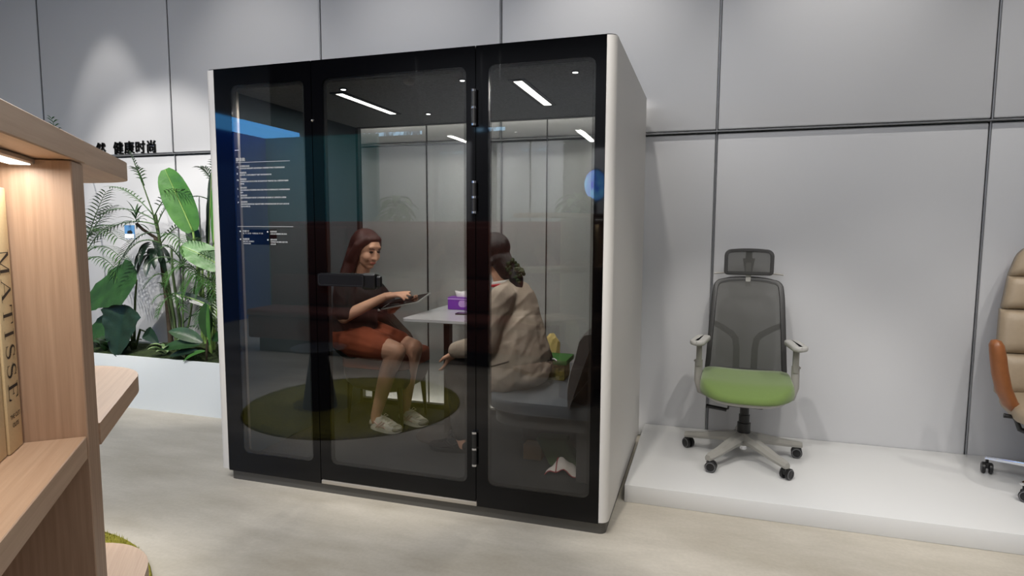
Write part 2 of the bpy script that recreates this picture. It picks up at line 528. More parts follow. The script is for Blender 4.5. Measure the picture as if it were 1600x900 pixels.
def ring_plate(bm, outer, inner, h0, h1, axis='Y'):
    """Flat frame between two outlines with the same number of points."""
    def p3(p, h): return {'Z': (p[0], p[1], h), 'Y': (p[0], h, p[1]), 'X': (h, p[0], p[1])}[axis]
    n = len(outer)
    o0 = [bm.verts.new(p3(p, h0)) for p in outer]; o1 = [bm.verts.new(p3(p, h1)) for p in outer]
    i0 = [bm.verts.new(p3(p, h0)) for p in inner]; i1 = [bm.verts.new(p3(p, h1)) for p in inner]
    for k in range(n):
        j = (k + 1) % n
        bm.faces.new((o0[k], o0[j], i0[j], i0[k])); bm.faces.new((o1[j], o1[k], i1[k], i1[j]))
        bm.faces.new((o0[j], o0[k], o1[k], o1[j])); bm.faces.new((i0[k], i0[j], i1[j], i1[k]))


def cyl(bm, p0, p1, r, seg=16): tube(bm, [p0, p1], r, seg)


def sphere(bm, c, r, u=16, v=10, mtx=None):
    c = Vector(c)
    rr = r if isinstance(r, (list, tuple)) else (r, r, r)
    m = Matrix.Translation(c) @ (mtx.to_4x4() if mtx is not None else Matrix()) @ Matrix.Diagonal((rr[0], rr[1], rr[2], 1))
    bmesh.ops.create_uvsphere(bm, u_segments=u, v_segments=v, radius=1.0, matrix=m)


def capsule(bm, p1, r1, p2, r2, seg=14):
    p1, p2 = Vector(p1), Vector(p2)
    d = p2 - p1; L = d.length
    q = Vector((0, 0, 1)).rotation_difference(d.normalized()).to_matrix().to_4x4() if L > 1e-6 else Matrix()
    m = Matrix.Translation(p1) @ q
    prof = [(r1 * math.cos(a), r1 * math.sin(a)) for a in [R(-90 + 18 * k) for k in range(6)]]
    prof[0] = (0, -r1)
    prof += [(r2 * math.cos(a), L + r2 * math.sin(a)) for a in [R(18 * k) for k in range(6)]]
    prof[-1] = (0, L + r2)
    lathe(bm, prof, seg, m, cap=False)


def blob(name, prims, m, parent, voxel=0.008, smooth=4, label=None):
    """One continuous skin grown over overlapping ellipsoids and tapered capsules."""
    bm = BM()
    for p in prims:
        if p[0] == 'c': capsule(bm, p[1], p[2], p[3], p[4])
        elif p[0] == 'e': sphere(bm, p[1], p[2], 18, 12, p[3] if len(p) > 3 else None)
        elif p[0] == 'b': box(bm, *p[1], mtx=p[2] if len(p) > 2 else None)
    bmesh.ops.recalc_face_normals(bm, faces=bm.faces)
    me = bpy.data.meshes.new(name); bm.to_mesh(me); bm.free()
    t = bpy.data.objects.new('growth', me); COL.objects.link(t)
    r = t.modifiers.new('r', 'REMESH'); r.mode = 'VOXEL'; r.voxel_size = voxel; r.use_smooth_shade = True
    if smooth:
        s = t.modifiers.new('s', 'SMOOTH'); s.iterations = smooth; s.factor = 0.5
    dg = bpy.context.evaluated_depsgraph_get(); dg.update()
    out = bpy.data.meshes.new_from_object(t.evaluated_get(dg))
    out.name = name
    bpy.data.objects.remove(t); bpy.data.meshes.remove(me)
    for poly in out.polygons: poly.use_smooth = True
    return link(name, out, m, parent, True, label)


def folds(o, amp, freq, stretch, seed=0.0):
    """Real cloth creases: push the skin in and out along its normals by ridged noise."""
    from mathutils import noise
    me = o.data
    nr = [v.normal.copy() for v in me.vertices]
    for v, n in zip(me.vertices, nr):
        p = Vector((v.co.x * stretch[0] + v.co.z * stretch[3], v.co.y * stretch[1], v.co.z * stretch[2] + v.co.x * stretch[4])) * freq + Vector((seed, seed * 2, 0))
        a = noise.noise(p); b = noise.noise(p * 2.1 + Vector((7, 3, 1)))
        v.co += n * amp * max(-.12, (1 - abs(a) * 2.2) * .8 + (1 - abs(b) * 2) * .25 - .35)


def text_mesh(body, size, depth=0.0, bold=0.0, align='LEFT'):
    c = bpy.data.curves.new('lettering', 'FONT')
    c.body = body; c.size = size; c.extrude = depth; c.offset = bold; c.align_x = align
    c.resolution_u = 3
    t = bpy.data.objects.new('lettering', c); COL.objects.link(t)
    dg = bpy.context.evaluated_depsgraph_get(); dg.update()
    me = bpy.data.meshes.new_from_object(t.evaluated_get(dg))
    bpy.data.objects.remove(t); bpy.data.curves.remove(c)
    return me


def bold_text(body, size, depth, weight):
    """Heavier strokes: the same glyph laid over itself a little shifted."""
    me = text_mesh(body, size, depth)
    return join_meshes('lettering', [(me, Matrix.Translation((dx * weight, dy * weight, 0))) for dx, dy in ((-1, 0), (1, 0), (0, .8), (0, -.8), (0, 0))])


def join_meshes(name, items):
    """items: (mesh, matrix) joined into one mesh."""
    bm = BM()
    for me, mtx in items:
        t = me.copy(); t.transform(mtx)
        bm.from_mesh(t); bpy.data.meshes.remove(t)
    out = bpy.data.meshes.new(name); bm.to_mesh(out); bm.free()
    return out


def copy_tree(o, parent=None):
    c = o.copy(); COL.objects.link(c)
    if parent is not None: c.parent = parent
    for ch in [x for x in o.children]: copy_tree(ch, c)
    return c


ON_WALL = Matrix.Rotation(R(90), 4, 'X')      # text lying in XY stood up in XZ, facing -Y
#==STRUCTURE==
# ------------------------------------------------------------------ setting
def struct(name, bm, m, parent=None, smooth=None):
    o = obj(name, bm, m, parent, True, smooth)
    if parent is None: o['kind'] = 'structure'
    return o


RX0, RX1, RY0, RY1, RZ = -8.4, 5.6, -7.8, 1.55, 4.8
bm = BM(); box(bm, RX0, RX1, RY0, RY1 + .1, -0.1, 0.0); struct('floor', bm, M['floor'])
bm = BM(); box(bm, RX0, RX1, RY0, RY1 + .1, RZ, RZ + .1); struct('ceiling', bm, M['ceil'])
bm = BM(); box(bm, RX0, RX1, RY1, RY1 + .1, 0, RZ); wall_back = struct('wall_back', bm, M['walldark'])
bm = BM(); box(bm, RX0 - .1, RX0, RY0, RY1, 0, RZ); struct('wall_left', bm, M['plainwall'])
bm = BM(); box(bm, RX1, RX1 + .1, RY0, RY1, 0, RZ); struct('wall_right', bm, M['plainwall'])
bm = BM(); box(bm, RX0, RX1, RY0 - .1, RY0, 0, RZ); struct('wall_front', bm, M['frontwall'])

SEAMS = [-8.38, -7.38, -5.883, -4.389, -2.9, -1.426, 0.041, 1.534, 3.03, 4.52, 5.58]
ZS = 2.068
GAP = 0.0055
for x0, x1 in zip(SEAMS, SEAMS[1:]):
    for (z0, z1, yf) in ((0.004, ZS - 0.010, 1.502), (ZS + 0.010, 3.92, 1.484), (3.95, 4.79, 1.484)):
        bm = BM()
        box(bm, x0 + GAP, x1 - GAP, yf, 1.549, z0, z1, 0.009, 3)
        obj('wall_panel', bm, M['wall'], wall_back, smooth=40)
for i, x in enumerate(SEAMS[1:-1]):
    for yy, za, zb in ((1.500, 0.002, ZS - .005), (1.483, ZS + .005, RZ - .01)):
        bm = BM(); tube(bm, [(x, yy, za), (x, yy, zb)], 0.0048, 8)
        obj('joint_rod', bm, M['rail'], wall_back, smooth=40)
bm = BM()
box(bm, RX0 + .02, RX1 - .02, 1.478, 1.55, ZS - 0.0045, ZS + 0.0045, 0.002)
tr = struct('trim_1', bm, M['rail'])

# raised black lettering on the upper wall panel
sign = thing('wall_sign', 'black raised letters on the white wall panel above the planter', 'sign', (-4.9, 1.484, 2.085))
x = -5.27
for ch, px in (('自', -5.415), ('然', -5.255), ('健', -5.050), ('康', -4.925), ('时', -4.800), ('尚', -4.675)):
    me = bold_text(ch, 0.116, 0.006, 0.0016)
    me.transform(Matrix.Translation((px, 1.478, 2.092)) @ ON_WALL)
    link('character', me, M['signblack'], sign)

# ------------------------------------------------------------------ podium
bm = BM(); box(bm, -0.372, 3.9, 0.412, 1.498, 0.0, 0.094, 0.003, 2)
tag(obj('display_podium', bm, M['podium'], smooth=30), 'low white glossy podium along the wall under the two office chairs', 'podium')

# ------------------------------------------------------------------ planter
PX0, PX1, PY0, PY1, PZ = -6.6, -2.72, 0.915, 1.46, 0.42
pl = thing('planter_box', 'long low white planter box in front of the wall', 'planter', ((PX0 + PX1) / 2, 1.2, 0))
bm = BM()
ring_plate(bm, [(PX0, PY0), (PX1, PY0), (PX1, PY1), (PX0, PY1)], [(PX0 + .02, PY0 + .02), (PX1 - .02, PY0 + .02), (PX1 - .02, PY1 - .02), (PX0 + .02, PY1 - .02)], 0.0, PZ, 'Z')
obj('box_wall', bm, M['planter'], pl)
rnd = random.Random(4)
bm = BM()
nx, ny = 90, 12
g = [[None] * (ny + 1) for _ in range(nx + 1)]
for i in range(nx + 1):
    for j in range(ny + 1):
        x = PX0 + .021 + (PX1 - PX0 - .042) * i / nx; y = PY0 + .021 + (PY1 - PY0 - .042) * j / ny
        bump = 0.055 * math.sin(x * 5.1) * math.sin(y * 7 + x) + 0.03 * math.sin(x * 13 + 1)
        z = PZ - 0.02 + (0.05 + bump) * math.sin(math.pi * j / ny) + rnd.uniform(-.008, .008)
        g[i][j] = bm.verts.new((x, y, z))
for i in range(nx):
    for j in range(ny):
        bm.faces.new((g[i][j], g[i + 1][j], g[i + 1][j + 1], g[i][j + 1]))
mo = obj('moss_bed', bm, M['moss'], pl, smooth=180); mo['kind'] = 'stuff'


# ------------------------------------------------------------------ plants
def blade(bm, base, direction, length, width, droop, nl=10, nw=4, fold=0.25, up=(0, 0, 1), wave=0.0, tipw=0.0, shape=None, side=None):
    """A broad leaf: spine starts along direction and droops; returns the spine points."""
    d = Vector(direction).normalized()
    s = Vector(side).normalized() if side is not None else d.cross(Vector(up)).normalized()
    s = (s - d * s.dot(d)).normalized()
    nrm = s.cross(d).normalized()
    rows = []; spine = []
    p = Vector(base)
    step = length / nl
    for i in range(nl + 1):
        t = i / nl
        if shape: w = shape(t) * width
        else: w = width * (math.sin(math.pi * min(1, t * 0.96 + 0.04)) ** 0.75)
        w = max(w, 0.002 + tipw)
        row = []
        for k in range(-nw, nw + 1):
            q = k / nw
            off = s * (w * 0.5 * q) + nrm * (fold * w * 0.5 * abs(q) + wave * w * math.sin(t * 23 + k) * abs(q))
            row.append(bm.verts.new(p + off))
        rows.append(row); spine.append(p.copy())
        d2 = d.copy()
        d2 = (d2 + Vector((0, 0, -1)) * droop * step / max(length, .01)).normalized()
        d = d2
        s = (s - d * s.dot(d)).normalized(); nrm = s.cross(d).normalized()
        p = p + d * step
    for a, b in zip(rows, rows[1:]):
        for k in range(2 * nw):
            bm.faces.new((a[k], a[k + 1], b[k + 1], b[k]))
    return spine


def frond_to(root, base, tip, arch, leaflet, nleaf, m='leafd'):
    """Feather palm frond from base to tip, arching upward in between; paired thin curved leaflets."""
    B, T = Vector(base), Vector(tip)
    mid = B.lerp(T, .55) + Vector((0, 0, arch * 1.6))
    n = 18
    pts = [B * (1 - t) ** 2 + mid * 2 * t * (1 - t) + T * t * t for t in [i / n for i in range(n + 1)]]
    bm = BM()
    tube(bm, pts, [0.0048 * (1 - 0.8 * i / n) + .0008 for i in range(n + 1)], 5)
    for i in range(nleaf):
        t = .22 + .77 * i / (nleaf - 1)
        f = t * n; k = min(int(f), n - 1); q = pts[k].lerp(pts[k + 1], f - k); d = (pts[k + 1] - pts[k]).normalized()
        s = d.cross(Vector((0, 0, 1)))
        if s.length < .25: s = s + Vector((1, .3, 0)) * .5
        s.normalize(); u = s.cross(d).normalized()
        L = leaflet * (0.55 + 0.55 * math.sin(math.pi * (0.15 + 0.75 * i / (nleaf - 1)))) * rnd.uniform(.88, 1.1)
        for sg in (-1, 1):
            v = (d * (0.55 + .5 * t) + s * sg + u * 0.28).normalized()
            w = 0.0042 + .010 * leaflet
            wv = v.cross(u).normalized()
            c = [q + v * L * x + Vector((0, 0, -.34 * L * x * x * x - .05 * L * x)) for x in (0, .3, .62, 1)]
            ws = (.35, 1, .85, 0)
            prev = None
            for cc, ww in zip(c, ws):
                cur = [bm.verts.new(cc)] if ww == 0 else [bm.verts.new(cc + wv * w * ww), bm.verts.new(cc - wv * w * ww)]
                if prev:
                    if len(cur) == 2: bm.faces.new((prev[0], prev[1], cur[1], cur[0]))
                    else: bm.faces.new((prev[0], prev[1], cur[0]))
                prev = cur
    obj('frond', bm, M[m], root, smooth=180)


def cane_to(root, pts, r0, r1, m='cane'):
    bm = BM(); n = len(pts)
    tube(bm, pts, [r0 + (r1 - r0) * i / (n - 1) for i in range(n)], 8)
    obj('cane', bm, M[m], root, smooth=60)


rnd = random.Random(11)
gz = PZ
pa = thing('feather_palm', 'tall feather palm with thin arching fronds at the middle of the planter', 'plant', (-4.16, 1.2, gz))
cane_to(pa, [(-4.141, 1.2, 0.332), (-4.167, 1.2, 0.678), (-4.215, 1.2, 0.995), (-4.254, 1.18, 1.31), (-4.253, 1.15, 1.542)], 0.017, 0.01, 'cane')
cane_to(pa, [(-4.149, 1.22, 0.327), (-4.107, 1.2, 0.681), (-4.158, 1.2, 1.049), (-4.159, 1.2, 1.258)], 0.015, 0.008, 'cane')
cane_to(pa, [(-4.254, 1.18, 1.31), (-4.285, 1.15, 1.568), (-4.342, 1.12, 1.797), (-4.412, 1.1, 2.005)], 0.007, 0.003, 'cane')
frond_to(pa, (-4.342, 1.12, 1.797), (-4.407, 1.08, 2.033), 0.01, 0.07, 11, 'leafd')
frond_to(pa, (-4.324, 1.12, 1.772), (-4.288, 1.02, 1.903), 0.03, 0.08, 7, 'leafd')
frond_to(pa, (-4.286, 1.15, 1.543), (-4.659, 1.1, 1.766), 0.07, 0.115, 13, 'leafd')
frond_to(pa, (-4.275, 1.15, 1.517), (-3.837, 1.02, 1.728), 0.08, 0.11, 13, 'leafd')
frond_to(pa, (-4.238, 1.15, 1.465), (-4.158, 1.22, 1.611), 0.05, 0.11, 10, 'leafd')
frond_to(pa, (-4.224, 1.12, 1.491), (-4.65, 1.0, 1.545), 0.08, 0.1, 13, 'leafd')
frond_to(pa, (-4.207, 1.12, 1.455), (-4.709, 0.98, 1.34), 0.1, 0.12, 14, 'leafd')
frond_to(pa, (-4.176, 1.1, 1.389), (-4.492, 0.95, 1.047), 0.16, 0.13, 15, 'leafb')
frond_to(pa, (-4.187, 1.12, 1.353), (-3.801, 1.0, 1.259), 0.1, 0.13, 13, 'leafd')
frond_to(pa, (-4.209, 1.15, 1.311), (-3.965, 1.2, 1.456), 0.06, 0.13, 12, 'leafd')
frond_to(pa, (-4.168, 1.1, 1.312), (-4.36, 0.95, 1.223), 0.08, 0.1, 12, 'leafd')
frond_to(pa, (-4.134, 1.12, 1.158), (-3.762, 1.0, 1.063), 0.07, 0.1, 10, 'leafd')
frond_to(pa, (-4.127, 1.12, 1.055), (-4.252, 1.0, 0.948), 0.07, 0.09, 10, 'leafd')
pb = thing('feather_palm', 'feather palm whose fronds come out behind the bookcase over the big dark leaf', 'plant', (-5.193, 1.25, gz))
cane_to(pb, [(-5.208, 1.25, 0.276), (-5.181, 1.25, 0.793), (-5.155, 1.22, 1.188)], 0.018, 0.012, 'cane')
frond_to(pb, (-5.14, 1.22, 1.189), (-4.604, 1.08, 1.454), 0.08, 0.15, 14, 'leafd')
frond_to(pb, (-5.146, 1.22, 1.299), (-4.584, 1.08, 1.35), 0.12, 0.15, 14, 'leafd')
frond_to(pb, (-5.166, 1.22, 1.244), (-4.619, 1.08, 1.609), 0.05, 0.13, 14, 'leafd')
frond_to(pb, (-5.155, 1.22, 1.188), (-4.555, 1.08, 1.178), 0.12, 0.14, 14, 'leafd')
frond_to(pb, (-5.153, 1.22, 1.216), (-4.686, 1.08, 1.723), 0.04, 0.13, 14, 'leafd')
frond_to(pb, (-5.145, 1.22, 1.133), (-4.593, 1.08, 1.046), 0.12, 0.13, 14, 'leafd')
frond_to(pb, (-5.24, 1.2, 1.95), (-5.37, 1.18, 2.36), .02, .10, 9, 'leafb')
cane_to(pb, [(-5.15, 1.25, .38), (-5.2, 1.22, 1.2), (-5.24, 1.2, 1.96)], .010, .006, 'cane')
pc = thing('feather_palm', 'slender thin-stemmed palm with star-like crowns beside the banana plant', 'plant', (-3.984, 1.12, gz))
cane_to(pc, [(-4.03, 1.12, 0.382), (-3.927, 1.12, 0.701), (-3.862, 1.12, 0.961), (-3.823, 1.12, 1.089)], 0.009, 0.005, 'cane')
cane_to(pc, [(-4.035, 1.15, 0.376), (-4.017, 1.15, 0.797), (-3.999, 1.15, 1.108), (-3.999, 1.15, 1.211)], 0.008, 0.004, 'cane')
cane_to(pc, [(-4.036, 1.1, 0.375), (-4.062, 1.1, 0.697), (-4.09, 1.1, 0.893)], 0.007, 0.004, 'cane')
cane_to(pc, [(-4.055, 1.15, 0.364), (-4.135, 1.15, 0.581), (-4.204, 1.18, 0.839), (-4.24, 1.18, 0.996)], 0.004, 0.003, 'cane')
frond_to(pc, (-3.997, 1.15, 1.134), (-4.168, 1.02, 1.173), 0.06, 0.1, 11, 'leafd')
frond_to(pc, (-3.996, 1.15, 1.149), (-4.045, 1.02, 1.29), 0.05, 0.1, 11, 'leafd')
frond_to(pc, (-3.996, 1.15, 1.16), (-3.692, 1.02, 1.358), 0.04, 0.1, 11, 'leafd')
frond_to(pc, (-3.996, 1.15, 1.149), (-3.579, 1.02, 1.213), 0.07, 0.1, 11, 'leafd')
frond_to(pc, (-3.998, 1.15, 1.118), (-3.687, 1.02, 1.005), 0.07, 0.1, 11, 'leafd')
frond_to(pc, (-3.998, 1.15, 1.118), (-4.051, 1.02, 0.994), 0.07, 0.1, 11, 'leafd')
frond_to(pc, (-3.823, 1.12, 1.089), (-3.508, 1.0, 1.07), 0.06, 0.1, 11, 'leafd')
frond_to(pc, (-3.823, 1.12, 1.089), (-3.582, 1.0, 1.263), 0.04, 0.1, 11, 'leafd')
frond_to(pc, (-3.824, 1.12, 1.074), (-3.539, 1.0, 0.923), 0.07, 0.1, 11, 'leafd')
frond_to(pc, (-3.824, 1.12, 1.074), (-3.87, 1.0, 0.911), 0.06, 0.1, 11, 'leafd')
frond_to(pc, (-3.823, 1.12, 1.089), (-3.883, 1.0, 1.13), 0.05, 0.1, 11, 'leafd')
frond_to(pc, (-4.09, 1.1, 0.893), (-4.154, 1.0, 0.86), 0.04, 0.06, 8, 'leafd')
frond_to(pc, (-4.09, 1.1, 0.893), (-3.822, 1.0, 0.893), 0.04, 0.06, 8, 'leafd')
frond_to(pc, (-4.089, 1.1, 0.903), (-4.067, 1.0, 1.005), 0.02, 0.06, 8, 'leafd')
frond_to(pc, (-4.09, 1.1, 0.893), (-3.852, 1.0, 0.792), 0.05, 0.06, 8, 'leafd')
frond_to(pc, (-4.091, 1.1, 0.878), (-4.122, 1.0, 0.749), 0.05, 0.06, 8, 'leafd')
frond_to(pc, (-4.024, 1.15, 0.666), (-3.717, 1.05, 0.761), 0.04, 0.06, 8, 'leafb')
frond_to(pc, (-4.049, 1.15, 0.586), (-3.76, 1.05, 0.658), 0.04, 0.06, 8, 'leafb')
pd = thing('feather_palm', 'tall palm half hidden behind the white edge of the booth', 'plant', (-3.847, 1.3, gz))
cane_to(pd, [(-3.899, 1.3, 0.377), (-3.868, 1.3, 0.838), (-3.836, 1.3, 1.208), (-3.797, 1.32, 1.725)], 0.012, 0.008, 'cane')
cane_to(pd, [(-3.799, 1.25, 0.393), (-3.785, 1.25, 0.795), (-3.749, 1.2, 0.957)], 0.01, 0.007, 'cane')
frond_to(pd, (-3.797, 1.32, 1.725), (-3.825, 1.2, 1.909), 0.05, 0.1, 12, 'leafd')
frond_to(pd, (-3.797, 1.32, 1.725), (-3.719, 1.25, 1.97), 0.03, 0.09, 10, 'leafd')
frond_to(pd, (-3.802, 1.32, 1.622), (-3.994, 1.15, 1.627), 0.08, 0.07, 14, 'leafd')
frond_to(pd, (-3.748, 1.2, 0.978), (-3.823, 1.05, 0.868), 0.05, 0.1, 12, 'leafd')
frond_to(pd, (-3.748, 1.2, 0.978), (-3.744, 1.05, 0.72), 0.05, 0.1, 12, 'leafd')
frond_to(pd, (-3.748, 1.2, 0.978), (-3.78, 1.05, 0.959), 0.05, 0.1, 12, 'leafd')
frond_to(pd, (-3.748, 1.2, 0.978), (-3.646, 1.05, 0.694), 0.05, 0.1, 12, 'leafd')
frond_to(pd, (-3.748, 1.2, 0.978), (-3.678, 1.05, 1.022), 0.05, 0.1, 12, 'leafd')

# banana plant by the booth: pixel-free, built from base, petiole and blade directions
ban = thing('banana_plant', 'banana plant with huge smooth leaves next to the booth', 'plant', (-3.836, 1.18, gz))
def banana_leaf(p0, p1, tip, width, m='leafa', droop=0.25, face=(0.35, -1, 0.25), fold=0.18):
    p0, p1, tip = Vector(p0), Vector(p1), Vector(tip)
    bm = BM()
    mid = Vector(p0).lerp(Vector(p1), .5) + Vector((0, 0, .03))
    tube(bm, [p0, mid, p1], [0.013, 0.011, 0.008], 8)
    d = Vector(tip) - Vector(p1)
    s = d.cross(Vector(face)).normalized()
    st = obj('leaf_stalk', bm, M['rib'], ban, smooth=60)
    bm = BM()
    shp = lambda t: max(0.0, (math.sin(math.pi * min(1.0, (t + .02) / 1.03)) ** 0.36))
    sp = blade(bm, p1, d, d.length, width, droop, 14, 5, fold, shape=shp, side=s, wave=0.012)
    obj('leaf', bm, M[m], ban, smooth=180)
    bm = BM(); tube(bm, [q - Vector((0, 0.004, 0)) for q in sp], [0.006 * (1 - .8 * i / len(sp)) for i in range(len(sp))], 6)
    obj('leaf_rib', bm, M['rib'], ban, smooth=180)
banana_leaf((-3.822, 1.18, 0.405), (-3.83, 1.1, 1.406), (-4.01, 1.04, 1.888), 0.235, 'leafa', 0.04, (0.3, -1, 0.15), 0.16)
banana_leaf((-3.765, 1.16, 0.413), (-3.464, 1.02, 1.128), (-3.811, 0.99, 1.338), 0.19, 'leafa', 0.25, (0.1, -1, 0.7), 0.16)
banana_leaf((-3.848, 1.22, 0.396), (-3.834, 1.25, 1.21), (-3.739, 1.22, 1.878), 0.17, 'leafc', 0.02, (-0.7, -1, 0.1), 0.16)
banana_leaf((-3.916, 1.25, 0.385), (-3.95, 1.3, 1.153), (-3.966, 1.32, 1.696), 0.15, 'leafc', 0.02, (-0.9, -0.8, 0.1), 0.16)
banana_leaf((-3.739, 1.16, 0.415), (-3.669, 1.14, 1.307), (-3.632, 1.12, 1.77), 0.1, 'leafa', 0.02, (-0.5, -1, 0.1), 0.16)
banana_leaf((-3.881, 1.2, 0.397), (-3.888, 1.2, 1.211), (-3.981, 1.22, 1.518), 0.12, 'leafb', 0.02, (0.2, -1, 0.1), 0.16)
banana_leaf((-3.726, 1.12, 0.423), (-3.661, 1.06, 0.833), (-3.905, 1.0, 0.96), 0.07, 'leafc', 0.3, (0.1, -1, 0.6), 0.16)
# low rubber-plant shoots at the foot
low = thing('rubber_plant', 'low rubber plant with thick oval leaves under the banana plant', 'plant', (-3.66, 1.0, gz))
bm = BM(); tube(bm, [(-3.66, 1.0, gz - .02), (-3.65, 1.0, gz + .1), (-3.64, 1.0, gz + .16)], [.008, .007, .005], 6); obj('stem', bm, M['bark'], low, smooth=60)
for (p, d, L, w, dr, mm, fc) in (((-3.67, .98, .56), (-.27, -.04, .155), .30, .105, .5, 'leafb', (.5, -1, .6)), ((-3.68, .96, .545), (-.42, -.06, .02), .34, .095, .35, 'leafb', (0, -1, .9)),
                        ((-3.64, 1.0, .60), (-.0, -.02, 1), .27, .12, .1, 'leafb', (.2, -1, .1)), ((-3.69, .95, .50), (-.3, -.05, -.02), .25, .06, .3, 'leafc', (0, -1, .8)),
                        ((-3.60, .98, .54), (.05, -.05, 1), .34, .07, .2, 'leafa', (-.4, -1, .1)), ((-3.62, .95, .50), (-.22, -.06, -.01), .20, .05, .8, 'leafa', (0, -.8, 1)),
                        ((-3.60, 1.0, .58), (.8, -.1, .5), .24, .09, .8, 'leafb', (0, -1, .5))):
    dd = Vector(d); s_ = dd.cross(Vector(fc)).normalized()
    bm = BM(); blade(bm, p, d, L, w, dr, 10, 3, .22, side=s_); obj('leaf', bm, M[mm], low, smooth=180)
vari = thing('variegated_plant', 'small pale variegated foliage plant on the moss of the planter', 'plant', (-4.02, .99, gz))
for i in range(13):
    a = i * 2.4
    bm = BM(); blade(bm, (-4.02 + .07 * math.cos(a), 1.0 + .04 * math.sin(a), gz + .02 + .006 * i), (math.cos(a), math.sin(a) * .7 - .2, .6 + .3 * (i % 3)), .11, .05, 1.2, 6, 2, .3)
    obj('leaf', bm, M['leafe'], vari, smooth=180)
# big philodendron by the shelf
phi = thing('philodendron', 'philodendron with two enormous hanging leaves overlapping the planter rim', 'plant', (-4.5, 1.1, gz))
hs = lambda t: max(0.0, (1 - t) ** 0.55 * (0.30 + t * 6.0 if t < .12 else 1.02) )
for (p, d, L, w, dr, mm, fc) in (((-4.36, 1.04, 1.02), (-.46, -.06, -.14), .60, .46, .30, 'leafb', (.15, -1, .65)),
                                 ((-4.42, .97, .82), (-.05, -.05, -.36), .42, .38, .05, 'leafc', (.15, -1, .1)),
                                 ((-4.62, 1.02, .66), (-1, -.2, -.3), .30, .24, .6, 'leafb', (.2, -1, .6)),
                                 ((-4.30, 1.04, .60), (.9, -.2, -.25), .20, .12, .4, 'leafc', (0, -1, .5))):
    v = Vector(p)
    bm = BM(); tube(bm, [(-4.5, 1.1, gz - .02), Vector((-4.5, 1.1, gz)).lerp(v, .6) + Vector((0, 0, .08)), v], [.011, .009, .006], 7); obj('leaf_stalk', bm, M['cane'], phi, smooth=60)
    bm = BM(); s = Vector(d).cross(Vector(fc)).normalized()
    blade(bm, p, d, L, w, dr, 12, 5, .16, shape=hs, side=s, wave=.035); obj('leaf', bm, M[mm], phi, smooth=180)
und = thing('fern_undergrowth', 'dark green low undergrowth at the foot of the feather palms', 'plant', (-4.9, 1.05, gz))
for i in range(16):
    a = rnd.uniform(0, 6.28); x = -5.0 + rnd.uniform(-.25, .5); y = 1.05 + rnd.uniform(-.06, .15)
    bm = BM(); blade(bm, (x, y, gz), (math.cos(a) * .6, math.sin(a) * .4 - .1, 1), rnd.uniform(.14, .26), rnd.uniform(.05, .09), 1.3, 7, 2, .3)
    obj('leaf', bm, M['leafb'], und, smooth=180)
# striped stem wrap and the little card tied to the palm
dra = thing('dracaena', 'dark stemmed dracaena with drooping leaves under the blue card', 'plant', (-4.30, 1.24, gz))
bm = BM(); tube(bm, [(-4.27, 1.26, gz - .03), (-4.27, 1.24, .8), (-4.28, 1.22, 1.15), (-4.31, 1.2, 1.36)], [.022, .020, .022, .024], 10); obj('stem', bm, M['bark'], dra, smooth=60)
for i in range(11):
    a = i * 2.4
    bm = BM(); blade(bm, (-4.32, 1.17, 1.33 - .012 * i), (math.cos(a), math.sin(a) * .6 - .4, .15), .24, .06, 2.4, 8, 2, .3)
    obj('leaf', bm, M['leafc'], dra, smooth=180)
for i in range(16):
    a = i * 2.4; el = .3 + .07 * i
    bm = BM(); blade(bm, (-4.38, 1.08, 1.46 + .004 * i), (math.cos(a) * math.cos(el), math.sin(a) * math.cos(el), math.sin(el)), .15, .016, 1.2, 6, 1, .4)
    obj('leaf', bm, M['leafb'], dra, smooth=180)
bm = BM(); tube(bm, [(-4.31, 1.2, 1.35), (-4.36, 1.12, 1.42), (-4.38, 1.08, 1.47)], .012, 8); obj('branch', bm, M['bark'], dra, smooth=60)
card = thing('plant_card', 'small blue and white card hanging on the tall palm', 'card', (-4.383, 1.02, 1.40))
bm = BM(); box(bm, -4.436, -4.331, 1.018, 1.022, 1.345, 1.455, .003); obj('card_face', bm, M['tagblue'], card)
bm = BM(); box(bm, -4.431, -4.336, 1.0155, 1.0178, 1.350, 1.385); obj('white_band', bm, M['tagwhite'], card)
bm = BM(); prism(bm, [(-4.406, 1.39), (-4.361, 1.385), (-4.351, 1.40), (-4.371, 1.415), (-4.401, 1.41)], 1.0155, 1.0178, 'Y'); obj('printed_patch', bm, M['ink'], card)
bm = BM(); tube(bm, [(-4.383, 1.02, 1.45), (-4.382, 1.05, 1.49), (-4.38, 1.08, 1.50)], .002, 5); obj('tie', bm, M['tagwhite'], card)
#==BOOTH==
# ------------------------------------------------------------------ meeting booth
BX0, BX1, BDEP, BZ0, BZ1 = -2.622, -0.398, 1.39, 0.060, 2.283
FXL, FXR, D1, D2 = -2.560, -0.441, -1.949, -1.053
booth = thing('meeting_booth', 'black glass fronted meeting booth with white rounded side panels', 'booth', (-1.51, 0, 0))
